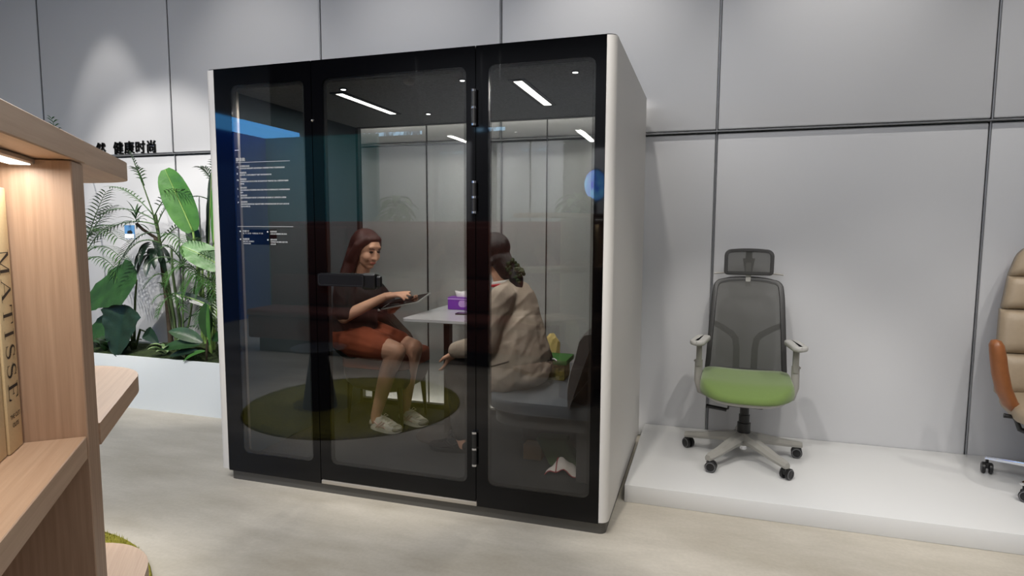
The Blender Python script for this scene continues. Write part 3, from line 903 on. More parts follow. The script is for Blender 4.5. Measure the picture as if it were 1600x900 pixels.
# white side panels, rounded vertical front edge
for nm, xo, xi, sg in (('left', BX0, FXL, 1), ('right', BX1, FXR, -1)):
    w = abs(xi - xo); r = 0.040
    pts = []
    cx, cy = xo + sg * r, 0.0 + r
    for k in range(9):
        a = math.pi + (math.pi / 2) * k / 8
        pts.append((cx + sg * r * math.cos(a), cy + r * math.sin(a)))
    poly = [(xo, BDEP - .012), (xo + sg * .012, BDEP)][::1]
    poly = pts + [(xi, 0.0), (xi, BDEP)] + [(xo + sg * .012, BDEP), (xo, BDEP - .012)]
    bm = BM(); prism(bm, poly, BZ0 + .006, BZ1 - .003, 'Z'); obj('side_panel', bm, M['boothwhite'], booth, smooth=35)
    bm = BM(); prism(bm, [(p[0] + sg * .004, p[1] + .004) for p in poly], BZ1 - .003, BZ1 + .002, 'Z'); obj('edge_gasket', bm, M['black'], booth)
bm = BM(); box(bm, FXL, FXR, 0.06, BDEP, 2.200, BZ1, .002); obj('roof_panel', bm, M['black'], booth)
bm = BM(); box(bm, FXL + .0, FXR, 0.012, BDEP, BZ0, 0.088, .002); obj('base_frame', bm, M['black'], booth)
bm = BM(); prism(bm, rrect(BX0 + .05, BX1 - .015, 0.025, BDEP - .03, .03), 0.0, BZ0 - .001, 'Z'); obj('plinth', bm, M['gunmetal'], booth, smooth=40)
bm = BM(); box(bm, FXL + .02, FXR - .02, 0.055, BDEP - .05, 0.088, 0.100); obj('carpet', bm, M['carpet'], booth)
for x0, x1, m in ((FXL, FXL + .045, 'feltblue'), (FXR - .045, FXR, 'feltdark')):
    bm = BM(); box(bm, x0, x1, 0.055, BDEP - .05, 0.10, 2.199, .004); obj('wall_lining', bm, M[m], booth)
bm = BM(); box(bm, FXL + .045, FXR - .045, 0.055, BDEP - .05, 2.182, 2.199); ceil = obj('ceiling_lining', bm, M['feltceil'], booth)
bm = BM(); box(bm, FXL + .045, FXL + .075, 0.056, 0.10, 0.10, 2.18, .003); obj('corner_post', bm, M['alu'], booth)
for lx in (-1.965, -0.932):
    bm = BM()
    ring_plate(bm, [(lx - .045, .255), (lx + .045, .255), (lx + .045, .922), (lx - .045, .922)],
               [(lx - .024, .272), (lx + .024, .272), (lx + .024, .905), (lx - .024, .905)], 2.174, 2.1825, 'Z')
    cl = obj('ceiling_light', bm, M['black'], booth)
    bm = BM(); box(bm, lx - .0238, lx + .0238, .2722, .9048, 2.1765, 2.1815); obj('diffuser', bm, M['boothled'], cl)
    a = area('booth_lamp', (lx, .59, 2.168), (lx, .59, 0), .05, .62, 12, (1, .97, .92))
for (dx, dy) in ((-1.885, .195), (-1.195, .19), (-0.62, .19), (-1.75, .97), (-1.42, .886)):
    bm = BM(); lathe(bm, [(.022, 2.176), (.022, 2.1825), (.0, 2.1825)], 16, Matrix.Translation((dx, dy, 0))); dl = obj('downlight', bm, M['black'], booth)
    bm = BM(); lathe(bm, [(.0, 2.1755), (.013, 2.1755), (.013, 2.179), (0, 2.179)], 14, Matrix.Translation((dx, dy, 0))); obj('lens', bm, M['dotled'], dl)
bm = BM(); lathe(bm, [(0, 2.158), (.018, 2.159), (.028, 2.168), (.030, 2.183), (0, 2.183)], 24, Matrix.Translation((-1.457, .12, 0))); obj('smoke_detector', bm, M['lightgrey'], booth, smooth=40)
# rear glazing
RYb = BDEP - .030
for x0, x1, z0, z1 in ((FXL, FXL + .062, .088, 2.2), (FXR - .062, FXR, .088, 2.2), (FXL + .062, FXR - .062, .088, .135), (FXL + .062, FXR - .062, 2.178, 2.2)):
    bm = BM(); box(bm, x0, x1, RYb - .02, RYb + .028, z0, z1, .002); obj('rear_frame', bm, M['blackmetal'], booth)
RXS = [FXL + .062, D1, D2, FXR - .062]
for i in range(3):
    bm = BM(); box(bm, RXS[i] + .003, RXS[i + 1] - .003, RYb, RYb + .008, .136, 2.177); obj('rear_pane', bm, M['grear'], booth)
for x in (D1, D2):
    bm = BM(); box(bm, x - .0028, x + .0028, RYb - .003, RYb + .011, .136, 2.177); obj('pane_joint', bm, M['blackmetal'], booth)
# front: fixed panels and door, each a black back-painted frame round a clear pane
def front_panel(name, x0, x1, z0, z1, cx0, cx1, cz0=.175, cz1=2.192):
    o = rrect(x0 + .002, x1 - .002, z0, z1, .002); i = rrect(cx0, cx1, cz0, cz1, .035)
    bm = BM(); ring_plate(bm, o, i, 0.0, 0.012, 'Y')
    fr = obj(name, bm, M['blackgloss'], booth)
    bm = BM(); ring_plate(bm, rrect(x0 + .004, x1 - .004, z0 + .002, z1 - .002, .002), rrect(cx0 - .004, cx1 + .004, cz0 - .004, cz1 + .004, .035), 0.0125, 0.046, 'Y')
    obj('inner_frame', bm, M['blackmetal'], fr)
    bm = BM(); prism(bm, i, 0.001, 0.011, 'Y'); obj('glass_pane', bm, M['gfront'], fr)
    bm = BM(); ring_plate(bm, rrect(cx0 + .0005, cx1 - .0005, cz0 + .0005, cz1 - .0005, .035), rrect(cx0 + .016, cx1 - .016, cz0 + .016, cz1 - .016, .028), 0.0112, 0.0118, 'Y')
    obj('dotted_border', bm, M['frit'], fr)
    return fr
FL = front_panel('fixed_panel', FXL, D1, BZ0, BZ1, -2.452, -1.995)
DR = front_panel('door', D1, D2, .086, BZ1, -1.884, -1.101)
FR = front_panel('fixed_panel', D2, FXR, BZ0, BZ1, -0.992, -0.488)
bm = BM(); box(bm, D1 + .004, D2 + .004, -.004, .05, .060, .082, .004, 2); obj('threshold', bm, M['alu'], booth)
# handle: recessed grip bar with lock body
hm = BM(); prism(hm, rrect(-1.912, -1.640, 1.140, 1.205, .012), -.040, -.022, 'Y'); h = obj('handle', hm, M['handleblack'], DR, smooth=40)
bm = BM(); box(bm, -1.660, -1.580, -.036, .0, 1.128, 1.210, .010, 2); obj('lock_body', bm, M['handleblack'], h)
bm = BM(); box(bm, -1.58, -1.552, -.030, -.006, 1.140, 1.198, .008, 2); obj('lever', bm, M['handleblack'], h)
bm = BM(); box(bm, -1.905, -1.87, -.023, .0, 1.150, 1.195, .004, 2); obj('grip_mount', bm, M['black'], h)
bm = BM(); ring_plate(bm, rrect(-1.908, -1.644, 1.144, 1.201, .011), rrect(-1.904, -1.648, 1.148, 1.197, .010), -.0415, -.0398, 'Y'); obj('edge_line', bm, M['blackmetal'], h)
bm = BM(); box(bm, -1.90, -1.62, .060, .085, 1.15, 1.20, .01, 2); obj('inner_handle', bm, M['blackmetal'], DR)
for zc, hh in ((2.000, .078), (1.585, .071), (.358, .082)):
    bm = BM(); cyl(bm, (-1.057, -.012, zc - hh), (-1.057, -.012, zc + hh), .0125, 16); hg = obj('hinge', bm, M['black'], DR, smooth=40)
    for z in (zc - hh, zc, zc + hh):
        bm = BM(); cyl(bm, (-1.057, -.012, z - .005), (-1.057, -.012, z + .005), .0135, 16); obj('hinge_ring', bm, M['steel'], hg, smooth=40)
bm = BM(); sphere(bm, (-1.945, -.002, 1.985), .007, 10, 8); obj('screw_cap', bm, M['steel'], DR)

# white lettering on the left fixed pane
items = []
def ln(body, x, z, size, bold=0.0):
    me = bold_text(body, size, 0.0004, bold) if bold else text_mesh(body, size, 0.0004)
    items.append((me, Matrix.Translation((x, -.0012, z)) @ ON_WALL))
def rule(x0, x1, z, t=.0016):
    bm = BM(); box(bm, x0, x1, -.0018, -.0008, z - t / 2, z + t / 2); me = bpy.data.meshes.new('rule'); bm.to_mesh(me); bm.free(); items.append((me, Matrix()))
rule(-2.436, -2.410, 1.851, .003)
ln('静音舱', -2.432, 1.794, .020, .0005)
rule(-2.432, -2.090, 1.786)
for ic, t, d, z in (('◁', '多重隔音系统', ['采用多层复合隔音材料与密封结构设计 有效阻隔外界噪音干扰保障谈话私密'], 1.762),
                    ('8', '快速换风', ['新风系统 三分钟完成舱内空气循环 保持清新舒适环境'], 1.727),
                    ('N', '智能感应', ['人体感应自动开启灯光与风机 离开后延时关闭 节能环保又省心 无需任何手动操作', '更智能'], 1.693),
                    ('6', '模块拼装', ['标准化模块设计可灵活拆装与移动 适应不同办公空间的布局变化 安装便捷高效稳固', '耐用'], 1.647),
                    ('1', '环保材料', ['选用环保饰面板材与吸音毡 无异味低排放 通过检测认证 让使用更安心更健康'], 1.606),
                    ('◤', '舒适照明', ['柔和无眩光的照明系统 色温自然不刺眼 长时间使用依旧轻松 提升会议与通话体验', '高显色护眼灯具'], 1.572)):
    ln(ic, -2.430, z - .006, .015); ln(t, -2.409, z, .0105, .0003)
    for k, dl in enumerate(d): ln(dl, -2.409, z - .0115 - .0125 * k, .0086)
rule(-2.436, -2.080, 1.4435)
for x, z, t, d in ((-2.404, 1.415, '外观尺寸', ['宽二千二百 深一千四百 高二千三百']), (-2.404, 1.372, '电源配置', ['插座 网口 充电接口', '可按需求选配']),
                   (-2.226, 1.413, '适用场景', ['会议洽谈 视频通话 独立办公']), (-2.226, 1.370, '颜色材质', ['多种饰面可选 玻璃 金属 毛毡', '支持定制'])):
    ln('■', x - .021, z - .001, .010); ln(t, x, z, .0105, .0003)
    for k, dl in enumerate(d): ln(dl, x, z - .0115 - .0118 * k, .0084)
link('notice_lettering', join_meshes('notice_lettering', items), M['white'], FL)
for me, _ in items:
    pass
bm = BM(); box(bm, -2.412, -2.196, .0122, .0135, 1.345, 1.428); obj('black_sticker', bm, M['screenblack'], FL)
#==INTERIOR==
# ------------------------------------------------------------------ inside the booth
FZ = 0.100
# left bench: rust seat on a rounded grey shell with slim dark legs
b1 = thing('stool', 'rust tub stool with rounded grey shell and slim dark legs under the woman in black', 'stool', (-2.11, 1.02, FZ))
SO = [.06, .06, .09, .09]
def loft_rr(prof, x0, x1, y0, y1, rad):
    bm = BM(); o0 = None
    for ins, z in prof:
        pts = rrect(x0 + ins, x1 - ins, y0 + ins, y1 - ins, rad, 6)
        vs = [bm.verts.new((p[0], p[1], z)) for p in pts]
        if o0:
            for k in range(len(vs)): bm.faces.new((o0[k], o0[(k + 1) % len(vs)], vs[(k + 1) % len(vs)], vs[k]))
        else: bm.faces.new(vs)
        o0 = vs
    bm.faces.new(list(reversed(o0)))
    return bm
bm = loft_rr([(.06, .608), (.018, .604), (.004, .592), (0, .575), (0, .505), (.010, .498)], -2.36, -1.865, .80, 1.25, SO); obj('seat', bm, M['rustseat'], b1, smooth=50)
bm = loft_rr([(.006, .497), (.004, .45), (.016, .40), (.045, .355), (.10, .325)], -2.36, -1.865, .80, 1.25, SO); obj('shell', bm, M['greyfab2'], b1, smooth=50)
for x, y in ((-2.30, .86), (-1.935, .87), (-2.30, 1.19), (-1.915, 1.19)):
    bm = BM(); tube(bm, [(x, y, .40), (x + (.022 if x > -2.1 else -.02), y, FZ + .0005)], [.022, .010], 8); obj('leg', bm, M['blackmetal'], b1, smooth=50)

# right bench: grey seat with rounded corner, curved backrest, open shelf underneath
b2 = thing('bench', 'grey bench with rounded seat corner and curved backrest under the woman in beige', 'bench', (-.8, .75, FZ))
bm = BM(); prism(bm, rrect(-1.14, -.49, .26, 1.30, [.02, .06, .20, .03], 8), .465, .530, 'Z')
es = [e for e in bm.edges if abs(e.verts[0].co.z - e.verts[1].co.z) < 1e-5]
bmesh.ops.bevel(bm, geom=es, offset=.02, segments=3, affect='EDGES', profile=.5)
obj('seat', bm, M['greyfab'], b2, smooth=50)
bm = BM(); prism(bm, rrect(-1.10, -.49, .30, 1.29, [.02, .05, .17, .02], 8), .385, .465, 'Z'); obj('apron', bm, M['greyfab2'], b2, smooth=50)
for y0, y1 in ((.34, .37), (1.22, 1.25)):
    bm = BM(); box(bm, -.62, -.50, y0, y1, FZ, .385, .004); obj('side_support', bm, M['greyfab2'], b2)
bm = BM(); box(bm, -1.02, -.50, .70, .73, FZ, .385, .004); obj('centre_support', bm, M['greyfab2'], b2)
# backrest: pillow-like slab along the wall, nearer end rounded
bm = BM()
rows = []
for i in range(11):
    t = i / 10; y = .175 + 1.05 * t
    e = .86 + .14 * math.sin(min(1, t / .12) * math.pi / 2)
    row = []
    for a in range(13):
        u = a / 12
        if u < .72: wd = .155 + .012 * math.sin(math.pi * u / .72) - .045 * (u / .72) ** 2
        else: wd = .110 * math.cos((u - .72) / .28 * math.pi / 2) ** .6
        row.append(bm.verts.new((-.497 - max(wd, .004) * e, y, .531 + .40 * (u if u < .72 else .72 + .28 * math.sin((u - .72) / .28 * math.pi / 2)))))
    rows.append(row)
for a, b in zip(rows, rows[1:]):
    for k in range(12): bm.faces.new((a[k], a[k + 1], b[k + 1], b[k]))
    bm.faces.new((a[0], b[0], b[12], a[12]))
bm.faces.new(rows[0]); bm.faces.new(list(reversed(rows[-1])))
obj('backrest', bm, M['greyfab2'], b2, smooth=60)

# table
TX0, TX1, TY0, TY1, TZ = -1.765, -1.235, .585, 1.325, .890
tb = thing('meeting_table', 'small table with pale marble top on a dark pedestal inside the booth', 'table', (-1.56, .85, FZ))
bm = BM(); prism(bm, rrect(TX0, TX1, TY0, TY1, .035, 6), TZ - .016, TZ, 'Z')
obj('table_top', bm, M['tabletop'], tb, smooth=40)
bm = BM(); box(bm, -1.645, -1.36, .66, 1.25, TZ - .030, TZ - .0165, .003); obj('under_plate', bm, M['tabledark'], tb)
bm = BM(); box(bm, -1.588, -1.548, .82, .88, FZ + .012, TZ - .031, .004); obj('pedestal', bm, M['tabledark'], tb)
bm = BM(); lathe(bm, [(.0, FZ + .014), (.20, FZ + .010), (.205, FZ + .0005), (0, FZ + .0005)], 40, Matrix.Translation((-1.565, .83, 0))); obj('base_disc', bm, M['tabledark'], tb, smooth=40)

# purple tissue carton with a tissue pulled up
tc = thing('tissue_box', 'purple tissue carton with a white tissue sticking out on the table', 'box', (-1.60, 1.12, TZ))
bm = BM(); box(bm, -1.665, -1.50, 1.07, 1.17, TZ + .0005, TZ + .085, .003); obj('carton', bm, M['purple'], tc)
bm = BM(); prism(bm, rrect(-1.585, -1.525, TZ + .02, TZ + .065, .02), 1.0685, 1.0698, 'Y'); obj('printed_mark', bm, M['lilac'], tc)
bm = BM(); box(bm, -1.6655, -1.4995, 1.0688, 1.0698, TZ + .070, TZ + .078); obj('printed_band', bm, M['lilac'], tc)
bm = BM()
r0 = [bm.verts.new((-1.575 + .045 * math.cos(a), 1.12 + .012 * math.sin(a), TZ + .084)) for a in [k * math.pi / 5 for k in range(10)]]
r1 = [bm.verts.new((-1.575 + (.045 + .012 * (k % 2)) * math.cos(a), 1.12 + .022 * math.sin(a), TZ + .103 + .012 * (k % 3))) for k, a in enumerate([k * math.pi / 5 for k in range(10)])]
for k in range(10): bm.faces.new((r0[k], r0[(k + 1) % 10], r1[(k + 1) % 10], r1[k]))
c = bm.verts.new((-1.58, 1.12, TZ + .118))
for k in range(10): bm.faces.new((r1[k], r1[(k + 1) % 10], c))
obj('tissue', bm, M['tissue'], tc, smooth=180)
ph = thing('smartphone', 'black smartphone lying on the table before the purple carton', 'phone', (-1.45, .88, TZ))
bm = BM(); prism(bm, rrect(-1.52, -1.37, .845, .92, .012), TZ + .0005, TZ + .009, 'Z'); obj('body', bm, M['black'], ph, smooth=40)
bm = BM(); prism(bm, rrect(-1.516, -1.374, .849, .916, .010), TZ + .009, TZ + .0095, 'Z'); obj('screen', bm, M['screenblack'], ph)

# canvas bag on the bench, beyond the woman's lap
bg = thing('tote_bag', 'slouching olive brown canvas bag behind the forearm of the woman in black', 'bag', (-2.06, 1.10, .609))
bm = BM()
prism(bm, [(-2.24, .612), (-1.965, .612), (-1.955, .67), (-1.985, .70), (-2.13, .845), (-2.20, .86), (-2.26, .72)], 1.03, 1.15, 'Y')
bmesh.ops.bevel(bm, geom=bm.edges[:], offset=.012, segments=2, affect='EDGES')
obj('bag_body', bm, M['brownbag'], bg, smooth=50)
bm = BM(); tube(bm, [(-2.18, 1.028, .78), (-2.10, 1.02, .70), (-2.02, 1.025, .66), (-1.99, 1.03, .60)], .008, 6); obj('strap', bm, M['topblack'], bg, smooth=60)

# things on the right bench behind the woman in beige
gb = thing('gift_carton', 'olive patterned carton with green lid on the grey bench behind the woman in beige', 'box', (-.87, .83, .5315))
bm = BM(); box(bm, -.955, -.785, .78, .93, .5315, .632, .003); obj('carton', bm, M['olive'], gb)
bm = BM(); box(bm, -.985, -.765, .75, .96, .632, .664, .006, 2); obj('lid', bm, M['lidgreen'], gb, smooth=40)
for dx in (0, .03):
    bm = BM(); tube(bm, [(-.955 + dx, .746, .650), (-.925 + dx, .744, .666), (-.87 + dx, .744, .670), (-.855 + dx, .746, .66)], .005, 6); obj('white_tie', bm, M['tissue'], gb, smooth=60)
yw = thing('crumpled_wrapper', 'crumpled pale yellow wrapper standing at the end of the green lidded carton', 'wrapper', (-.92, 1.05, .5315))
bm = BM(); bmesh.ops.create_icosphere(bm, subdivisions=3, radius=1)
rw = random.Random(5)
for v in bm.verts:
    v.co = Vector((-.925, 1.05, .66)) + Vector((v.co.x * .05, v.co.y * .035, v.co.z * .108)) * (1 + rw.uniform(-.13, .13))
obj('wrapper', bm, M['yellow'], yw)

# under the right bench
gbag = thing('cloth_bag', 'folded green cloth bag stowed under the grey bench', 'bag', (-.74, .55, FZ))
bm = BM(); box(bm, -.84, -.66, .50, .60, FZ + .001, .27, .02, 3, Matrix.Translation((0, 0, 0)))
for v in bm.verts: v.co.x += .05 * math.sin(v.co.z * 20); v.co.y += .015 * math.sin(v.co.x * 40)
obj('bag_body', bm, M['greenbag'], gbag, smooth=50)
cl = thing('folded_cloth', 'white cloth with red hem lying on the carpet under the grey bench', 'cloth', (-.72, .43, FZ))
bm = BM()
nxx = 12; G = []
for i in range(nxx + 1):
    row = []
    for j in range(7):
        x = -.80 + .18 * i / nxx; y = .385 + .10 * j / 6
        z = FZ + .004 + max(0, .085 * math.sin(math.pi * i / nxx) * math.sin(math.pi * (j + 1) / 8) + .010 * math.sin(i * 1.1 + j * .7))
        row.append(bm.verts.new((x, y, z)))
    G.append(row)
for i in range(nxx):
    for j in range(6): bm.faces.new((G[i][j], G[i + 1][j], G[i + 1][j + 1], G[i][j + 1]))
hem = [v.co.copy() + Vector((0, -.001, .002)) for v in [r[0] for r in G]]
hem2 = [v.co.copy() + Vector((0, 0, .003)) for v in G[4]]
obj('cloth', bm, M['whitecloth'], cl, smooth=60)
bm = BM(); tube(bm, hem, .0035, 5); tube(bm, hem2, .0035, 5); obj('hem', bm, M['redtrim'], cl)
cb = thing('small_carton', 'small brown carton lying under the grey bench beside the green bag', 'box', (-.92, .62, FZ))
bm = BM(); box(bm, -.98, -.87, .58, .66, FZ + .001, .19, .002); obj('carton', bm, M['cardboard'], cb)


# ------------------------------------------------------------------ people
def head(c, f, up, prims):
    """Adds the head's masses to prims; returns the head frame for the face parts."""
    f = Vector(f).normalized(); u = Vector(up); s = f.cross(u).normalized(); u = s.cross(f).normalized()
    c = Vector(c)
    rot = Matrix((f, s, u)).transposed()
    P = lambda a, b, d: c + f * a + s * b + u * d
    prims += [('e', P(-.012, 0, .028), (.094, .076, .086), rot), ('e', P(.028, 0, -.040), (.062, .060, .078), rot),
              ('e', P(.058, 0, -.094), (.026, .030, .022), rot),
              ('c', P(.086, 0, .012), .010, P(.104, 0, -.026), .0135),
              ('e', P(.092, .012, -.031), (.010, .009, .008), rot), ('e', P(.092, -.012, -.031), (.010, .009, .008), rot),
              ('e', P(.052, .036, -.030), (.034, .028, .034), rot), ('e', P(.052, -.036, -.030), (.034, .028, .034), rot),
              ('e', P(.068, 0, .040), (.014, .052, .016), rot), ('e', P(.080, 0, -.058), (.013, .026, .007), rot),
              ('e', P(.078, 0, -.070), (.012, .022, .008), rot),
              ('e', P(-.008, .077, -.010), (.020, .010, .032), rot), ('e', P(-.008, -.077, -.010), (.020, .010, .032), rot)]
    return P, rot


def face_parts(P, rot, root, brow):
    for sg in (-1, 1):
        bm = BM(); sphere(bm, P(.078, sg * .031, .010), (.010, .015, .007), 12, 8, rot); obj('eye', bm, M['eye'], root, smooth=180)
        bm = BM(); tube(bm, [P(.086, sg * .014, .030), P(.087, sg * .032, .036), P(.076, sg * .050, .031)], [.003, .0035, .002], 6); obj('eyebrow', bm, M[brow], root, smooth=180)
    bm = BM(); sphere(bm, P(.086, 0, -.064), (.010, .023, .008), 12, 8, rot); obj('lips', bm, M['lip'], root, smooth=180)


def hand(prims, wrist, fwd, palm_n, size=1.0, curl=0.5, thumb=1, curls=None):
    """Palm and five bent fingers; palm_n points out of the palm, thumb = +1/-1 side."""
    f = Vector(fwd).normalized(); n = Vector(palm_n); n = (n - f * n.dot(f)).normalized(); s = f.cross(n).normalized() * thumb
    w = Vector(wrist)
    S = size
    prims += [('c', w, .024 * S, w + f * .03 * S, .026 * S)]
    for k, o in enumerate((-.027, -.009, .009, .026)):
        prims.append(('c', w + f * .02 * S + s * o * S * .75, .0145 * S, w + f * .082 * S + s * o * S, .0115 * S))
    for k, (o, L) in enumerate(((-.028, .060), (-.0095, .076), (.0095, .080), (.028, .070))):
        cu = curls[k] if curls else curl
        base = w + f * .084 * S + s * o * S
        sp = s * o * 2.0
        d1 = (f + sp + n * cu * .5).normalized(); p1 = base + d1 * L * .45 * S
        d2 = (f * (1 - .35 * cu) + sp * .5 + n * cu * 1.1).normalized(); p2 = p1 + d2 * L * .32 * S
        d3 = (f * (1 - .8 * cu) + n * cu * 1.5).normalized(); p3 = p2 + d3 * L * .26 * S
        prims += [('c', base, .0098 * S, p1, .0088 * S), ('c', p1, .0088 * S, p2, .008 * S), ('c', p2, .008 * S, p3, .0068 * S)]
    t0 = w + f * .022 * S + s * .026 * S; t1 = t0 + (f * .6 + s * .8 + n * .25).normalized() * .042 * S; t2 = t1 + (f * .95 + s * .15 + n * .3).normalized() * .034 * S
    prims += [('c', t0, .015 * S, t1, .0115 * S), ('c', t1, .0115 * S, t2, .0085 * S)]


def trainer(root, heel, toe, w=.046, mats=('sole', 'shoewhite', 'shoepink', 'shoegrey')):
    """Low trainer: sole, upper, toe cap, side stripes, laces."""
    h, t = Vector(heel), Vector(toe)
    f = (t - h); L = f.length; f.normalize(); s = Vector((0, 0, 1)).cross(f).normalized()
    out = []
    for k in range(28):
        a = 2 * math.pi * k / 28
        x = .5 - .5 * math.cos(a); y = math.sin(a)
        wid = w * (0.80 + .30 * x) * (abs(y) ** .75) * (1 if y > 0 else -1)
        out.append((x * L, wid))
    def lift(x): return .012 * max(0, (x / L - .72) / .28) ** 2
    bm = BM(); lo = [bm.verts.new(h + f * x + s * y + Vector((0, 0, .001 + lift(x)))) for x, y in out]
    hi = [bm.verts.new(h + f * x + s * y * 1.03 + Vector((0, 0, .026 + lift(x) * 1.2 - .006 * x / L))) for x, y in out]
    bm.faces.new(lo); bm.faces.new(list(reversed(hi)))
    for k in range(28): bm.faces.new((lo[k], lo[(k + 1) % 28], hi[(k + 1) % 28], hi[k]))
    shoe = obj('sole', bm, M[mats[0]], root, smooth=50)
    bm = BM(); prev = None
    hs = [(1.0, .024, 1.0), (.99, .045, .98), (.93, .066, .88), (.80, .088, .64)]
    for (sc, z, ws) in hs:
        ring = []
        for x, y in out:
            xx = x / L
            top = z if z < .03 else min(z, .024 + (.075 * (1 - max(0, (xx - .30)) / .78)))
            ring.append(bm.verts.new(h + f * (x * (sc if xx > .5 else 1) + (.01 * L if xx < .05 else 0)) + s * y * ws + Vector((0, 0, top + lift(x)))))
        if prev:
            for k in range(28): bm.faces.new((prev[k], prev[(k + 1) % 28], ring[(k + 1) % 28], ring[k]))
        prev = ring
    bm.faces.new(prev)
    obj('upper', bm, M[mats[1]], root, smooth=60)
    def on(x, side, z): return h + f * x * L + s * side * w * (.82 + .28 * x) * 0.98 * (1 - .35 * max(0, z - .045) / .04) + Vector((0, 0, z))
    for sd in (-1, 1):
        bm = BM(); tube(bm, [on(.30, sd, .028), on(.40, sd, .050), on(.50, sd, .070)], .006, 6); tube(bm, [on(.38, sd, .028), on(.50, sd, .050), on(.58, sd, .066)], .006, 6)
        tube(bm, [on(.22, sd, .060), on(.40, sd, .042), on(.62, sd, .034)], .005, 6)
        obj('side_stripe', bm, M[mats[2]], root, smooth=60)
    bm = BM(); sphere(bm, h + f * L * .87 + Vector((0, 0, .030)), (.036, w * .92, .024), 14, 8, Matrix((f, s, Vector((0, 0, 1)))).transposed()); obj('toe_cap', bm, M[mats[3]], root, smooth=60)
    bm = BM(); sphere(bm, h + f * L * .08 + Vector((0, 0, .045)), (.022, w * .80, .032), 14, 8, Matrix((f, s, Vector((0, 0, 1)))).transposed()); obj('heel_patch', bm, M[mats[3]], root, smooth=60)
    bm = BM()
    for k in range(5):
        x = .44 + .075 * k; z = .088 - .0085 * k * 1.25
        tube(bm, [on(x, -.45, z), h + f * x * L + Vector((0, 0, z + .005)), on(x, .45, z)], .0028, 5)
    q = h + f * .42 * L + Vector((0, 0, .096))
    for sd in (-1, 1):
        tube(bm, [q, q + s * sd * .02 + Vector((0, 0, .014)), q + s * sd * .034 + f * .012, q + f * .01], .0022, 5)
    obj('laces', bm, M[mats[1]], root, smooth=60)


# woman in black on the left bench
w1 = thing('person', 'woman with auburn hair in black short-sleeved top, holding a tablet on the rust stool', 'person', (-2.2, .85, FZ))
HC = Vector((-2.140, .84, 1.300))
F1 = Vector((.90, -.32, -.36))
pr = []
P1, rot1 = head(HC, F1, (0.25, -.08, 1), pr)
neck = Vector((-2.215, .875, 1.115))
pr += [('c', neck, .056, HC + Vector((-.03, .015, -.06)), .050)]
hipN, hipF = Vector((-2.22, .80, .695)), Vector((-2.23, .98, .70))
kneeN, kneeF = Vector((-1.900, .775, .640)), Vector((-1.855, .935, .635))
ankN, ankF = Vector((-2.075, .80, .185)), Vector((-1.950, .985, .195))
pr += [('e', (-2.26, .88, .73), (.125, .165, .12)), ('c', (-2.28, .87, .80), .135, (-2.25, .87, 1.02), .125),
       ('c', (-2.24, .74, 1.06), .062, (-2.24, 1.0, 1.06), .062)]
for hp, kn, an in ((hipN, kneeN, ankN), (hipF, kneeF, ankF)):
    calf = kn.lerp(an, .30) + Vector((-.014, 0, 0))
    pr += [('c', hp, .098, kn.lerp(hp, .08), .066), ('c', kn, .062, calf, .058), ('c', calf, .058, an, .034)]
toeN, toeF = Vector((-1.862, .752, FZ)), Vector((-1.760, .925, FZ))
heelN, heelF = Vector((-2.115, .812, FZ)), Vector((-1.995, 1.005, FZ))
for an, he, to in ((ankN, heelN, toeN), (ankF, heelF, toeF)):
    pr += [('c', an, .034, he.lerp(to, .18) + Vector((0, 0, .055)), .036), ('c', he.lerp(to, .2) + Vector((0, 0, .040)), .026, he.lerp(to, .66) + Vector((0, 0, .030)), .016)]
shN, elN, wrN = Vector((-2.235, .715, 1.055)), Vector((-2.215, .665, .868)), Vector((-1.965, .765, 1.000))
shF, elF, wrF = Vector((-2.235, 1.02, 1.055)), Vector((-2.10, 1.08, .88)), Vector((-1.935, .90, .945))
pr += [('c', shN, .058, elN, .044), ('c', elN, .043, wrN, .026), ('c', shF, .055, elF, .043), ('c', elF, .042, wrF, .026)]
hand(pr, wrN, (.93, .12, .17), (.1, .25, -1), 1.0, .3, 1, [.75, .55, .30, .10])
hand(pr, wrF, (.95, -.25, .12), (.1, -.2, 1), 1.0, .55, 1)
body1 = blob('body', pr, M['skin'], w1, .0055, 3)
face_parts(P1, rot1, body1, 'hairred')
# top with short sleeves
tp = [('c', (-2.265, .875, .715), .168, (-2.27, .87, .85), .150), ('c', (-2.27, .87, .76), .150, (-2.25, .87, 1.0), .145), ('c', (-2.245, .73, 1.05), .072, (-2.245, 1.0, 1.05), .072),
      ('c', shN, .074, shN.lerp(elN, .86), .064), ('c', shF, .070, shF.lerp(elF, .80), .062), ('e', (-2.19, .86, .98), (.11, .15, .13)),
      ('e', (-2.235, .87, 1.085), (.085, .12, .045))]
folds(blob('top', tp, M['topblack'], w1, .008, 4), .010, 9, (1, 1, .6, .4, 0))
sk = [('e', (-2.26, .88, .70), (.170, .215, .10)), ('c', hipN, .116, hipN.lerp(kneeN, .60), .092), ('c', hipF, .114, hipF.lerp(kneeF, .68), .088),
      ('c', hipN.lerp(hipF, .5), .10, hipN.lerp(hipF, .5).lerp(kneeN.lerp(kneeF, .5), .62), .075)]
folds(blob('skirt', sk, M['rust'], w1, .008, 4), .005, 9, (.5, 1.6, 1, 0, 0), 3)
